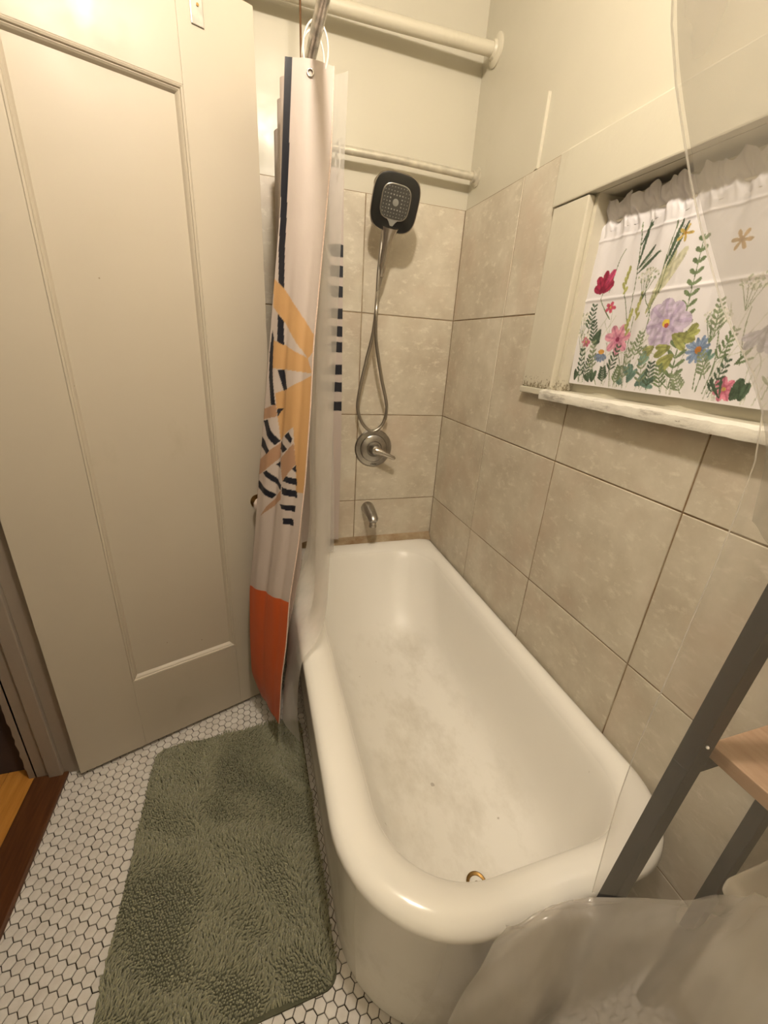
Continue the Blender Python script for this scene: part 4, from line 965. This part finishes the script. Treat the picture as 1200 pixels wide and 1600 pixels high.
# ================================================================== BATH MAT
mx0, mx1, my0, my1 = -1.256, -0.742, -1.352, -0.588
bmat = tag(empty('bath_mat', (-0.99, -0.97, 0)), 'sage green chenille bath mat on the floor beside the tub', 'bath mat')
def mshape(x, y):      # slight bends of the outline
    return x+0.010*math.sin(5*y+1)*((x-mx0)/(mx1-mx0)-0.5)+0.0*x, y+0.012*math.sin(6*x+0.5)
outl = []
rad = 0.035
for cx, cy, a0 in ((mx0+rad, my0+rad, 180), (mx1-rad, my0+rad, 270), (mx1-rad, my1-rad, 0), (mx0+rad, my1-rad, 90)):
    for k in range(7):
        a = R(a0+15*k); outl.append(mshape(cx+rad*math.cos(a), cy+rad*math.sin(a)))
MB().loft([[(x, y, z) for x, y in outl] for z in (0.0006, 0.007)]).build('backing', M_MATBASE, bmat)
def fl_noise(x, y): return math.sin(11*x+3.1*math.sin(7*y+0.6))+math.sin(9*y-2.2*math.sin(13*x+1.3)+0.8)+0.7*math.sin(27*x+19*y+2*math.sin(15*y))
V = []; F = []
rs2 = random.Random(11); step = 0.0057
yy = my0+0.004
while yy < my1-0.003:
    xx = mx0+0.004+(step/2 if int((yy-my0)/step) % 2 else 0)
    while xx < mx1-0.003:
        ex = max(0, mx0+rad-xx, xx-mx1+rad); ey = max(0, my0+rad-yy, yy-my1+rad)
        if math.hypot(ex, ey) < rad-0.003:
            x, y = mshape(xx+rs2.uniform(-.0016, .0016), yy+rs2.uniform(-.0016, .0016))
            q = fl_noise(x, y); an = 1.1*q+0.9+rs2.uniform(-0.7, 0.7)
            hgt = 0.0112+0.0022*math.sin(q*2)+rs2.uniform(-.0015, .0015)
            lean = 0.007+0.005*math.sin(q*1.7+1)
            if rs2.random() < 0.10*max(0, fl_noise(x*1.7+3, y*1.7))/2.0: hgt *= 0.55
            dx_, dy_ = math.cos(an)*lean, math.sin(an)*lean
            b0 = len(V); r0 = 0.0027
            for lvl, (fz, fxy, fr) in enumerate(((0, 0, 0.85), (0.55, 0.25, 1.0), (0.92, 0.75, 0.85))):
                for k in range(4):
                    a = an+k*math.pi/2+0.785
                    V.append((x+dx_*fxy+r0*fr*math.cos(a), y+dy_*fxy+r0*fr*math.sin(a), 0.005+hgt*fz))
            V.append((x+dx_*1.1, y+dy_*1.1, 0.005+hgt))
            for lvl in range(2):
                for k in range(4):
                    F.append((b0+lvl*4+k, b0+lvl*4+(k+1) % 4, b0+lvl*4+4+(k+1) % 4, b0+lvl*4+4+k))
            for k in range(4): F.append((b0+8+k, b0+8+(k+1) % 4, b0+12))
        xx += step
    yy += step
po = link('pile', mkmesh('pile', V, F, M_PILE, True), bmat); po['kind'] = 'stuff'

# ================================================================== TOILET (mostly hidden behind the liner, right edge)
to_ = tag(empty('toilet', (-0.3, -1.84, 0)), 'white porcelain toilet behind the shelf rack and liner, at the right edge', 'toilet')
MB().box((-0.205, -2.065, 0.36), (-0.012, -1.625, 0.652)).build('tank', M_PORC, to_, smooth=True, bevel=0.022, bseg=4)
MB().box((-0.222, -2.080, 0.653), (-0.008, -1.610, 0.690)).build('tank_lid', M_PORC, to_, smooth=True, bevel=0.014, bseg=4)
def egg(s, cx, z, n=36, wid=0.18, l0=0.21, l1=0.27):
    out = []
    for k in range(n):
        a = 2*math.pi*k/n; c, sn = math.cos(a), math.sin(a)
        out.append((cx+(l0*c if c > 0 else l1*c)*s, -1.845+wid*sn*s, z))
    return out
MB().loft([egg(0.55, -0.36, 0.0), egg(0.56, -0.36, 0.02), egg(0.50, -0.36, 0.10), egg(0.62, -0.39, 0.20), egg(0.90, -0.42, 0.32), egg(1.0, -0.43, 0.375), egg(0.98, -0.43, 0.392)]).build('bowl', M_PORC, to_, smooth=True, angle=60)
MB().loft([egg(1.0, -0.43, 0.394), egg(1.03, -0.43, 0.400), egg(1.03, -0.43, 0.418), egg(0.99, -0.43, 0.428), egg(0.5, -0.43, 0.432)]).build('seat_lid', M_PORC, to_, smooth=True, angle=50)

# ================================================================== SHELF RACK over the toilet
rk = tag(empty('shelf_rack', (-0.19, -1.85, 0)), 'black metal rack with wooden shelves standing at the near end of the tub', 'shelf rack')
def leg(p, q, wd=0.030, dp=0.022):
    p = Vector(p); q = Vector(q); a = Vector((wd/2, 0, 0)); b = Vector((0, dp/2, 0))
    return MB().loft([[c-a-b, c+a-b, c+a+b, c-a+b] for c in (p, q)]).build('leg', M_BLKMETAL, rk, bevel=0.002)
for y in (-1.556, -2.14):
    leg((-0.405, y, 0.0), (-0.262, y, 1.62)); leg((-0.050, y, 0.0), (-0.045, y, 1.62))
for z, xl in ((0.923, -0.292), (1.28, -0.270), (1.60, -0.245)):
    MB().box((xl, -2.150, z-0.021), (-0.030, -1.553, z)).build('shelf', M_SHELF, rk, bevel=0.0015)
    MB().box((xl-0.05, -1.566, z-0.034), (-0.04, -1.548, z-0.022)).build('cross_bar', M_BLKMETAL, rk)
    MB().box((xl-0.05, -2.148, z-0.034), (-0.04, -2.132, z-0.022)).build('cross_bar', M_BLKMETAL, rk)
MB().sphere((-0.329, -1.569, 0.945), 0.0022, 8, 6).build('screw', M_RING, rk)
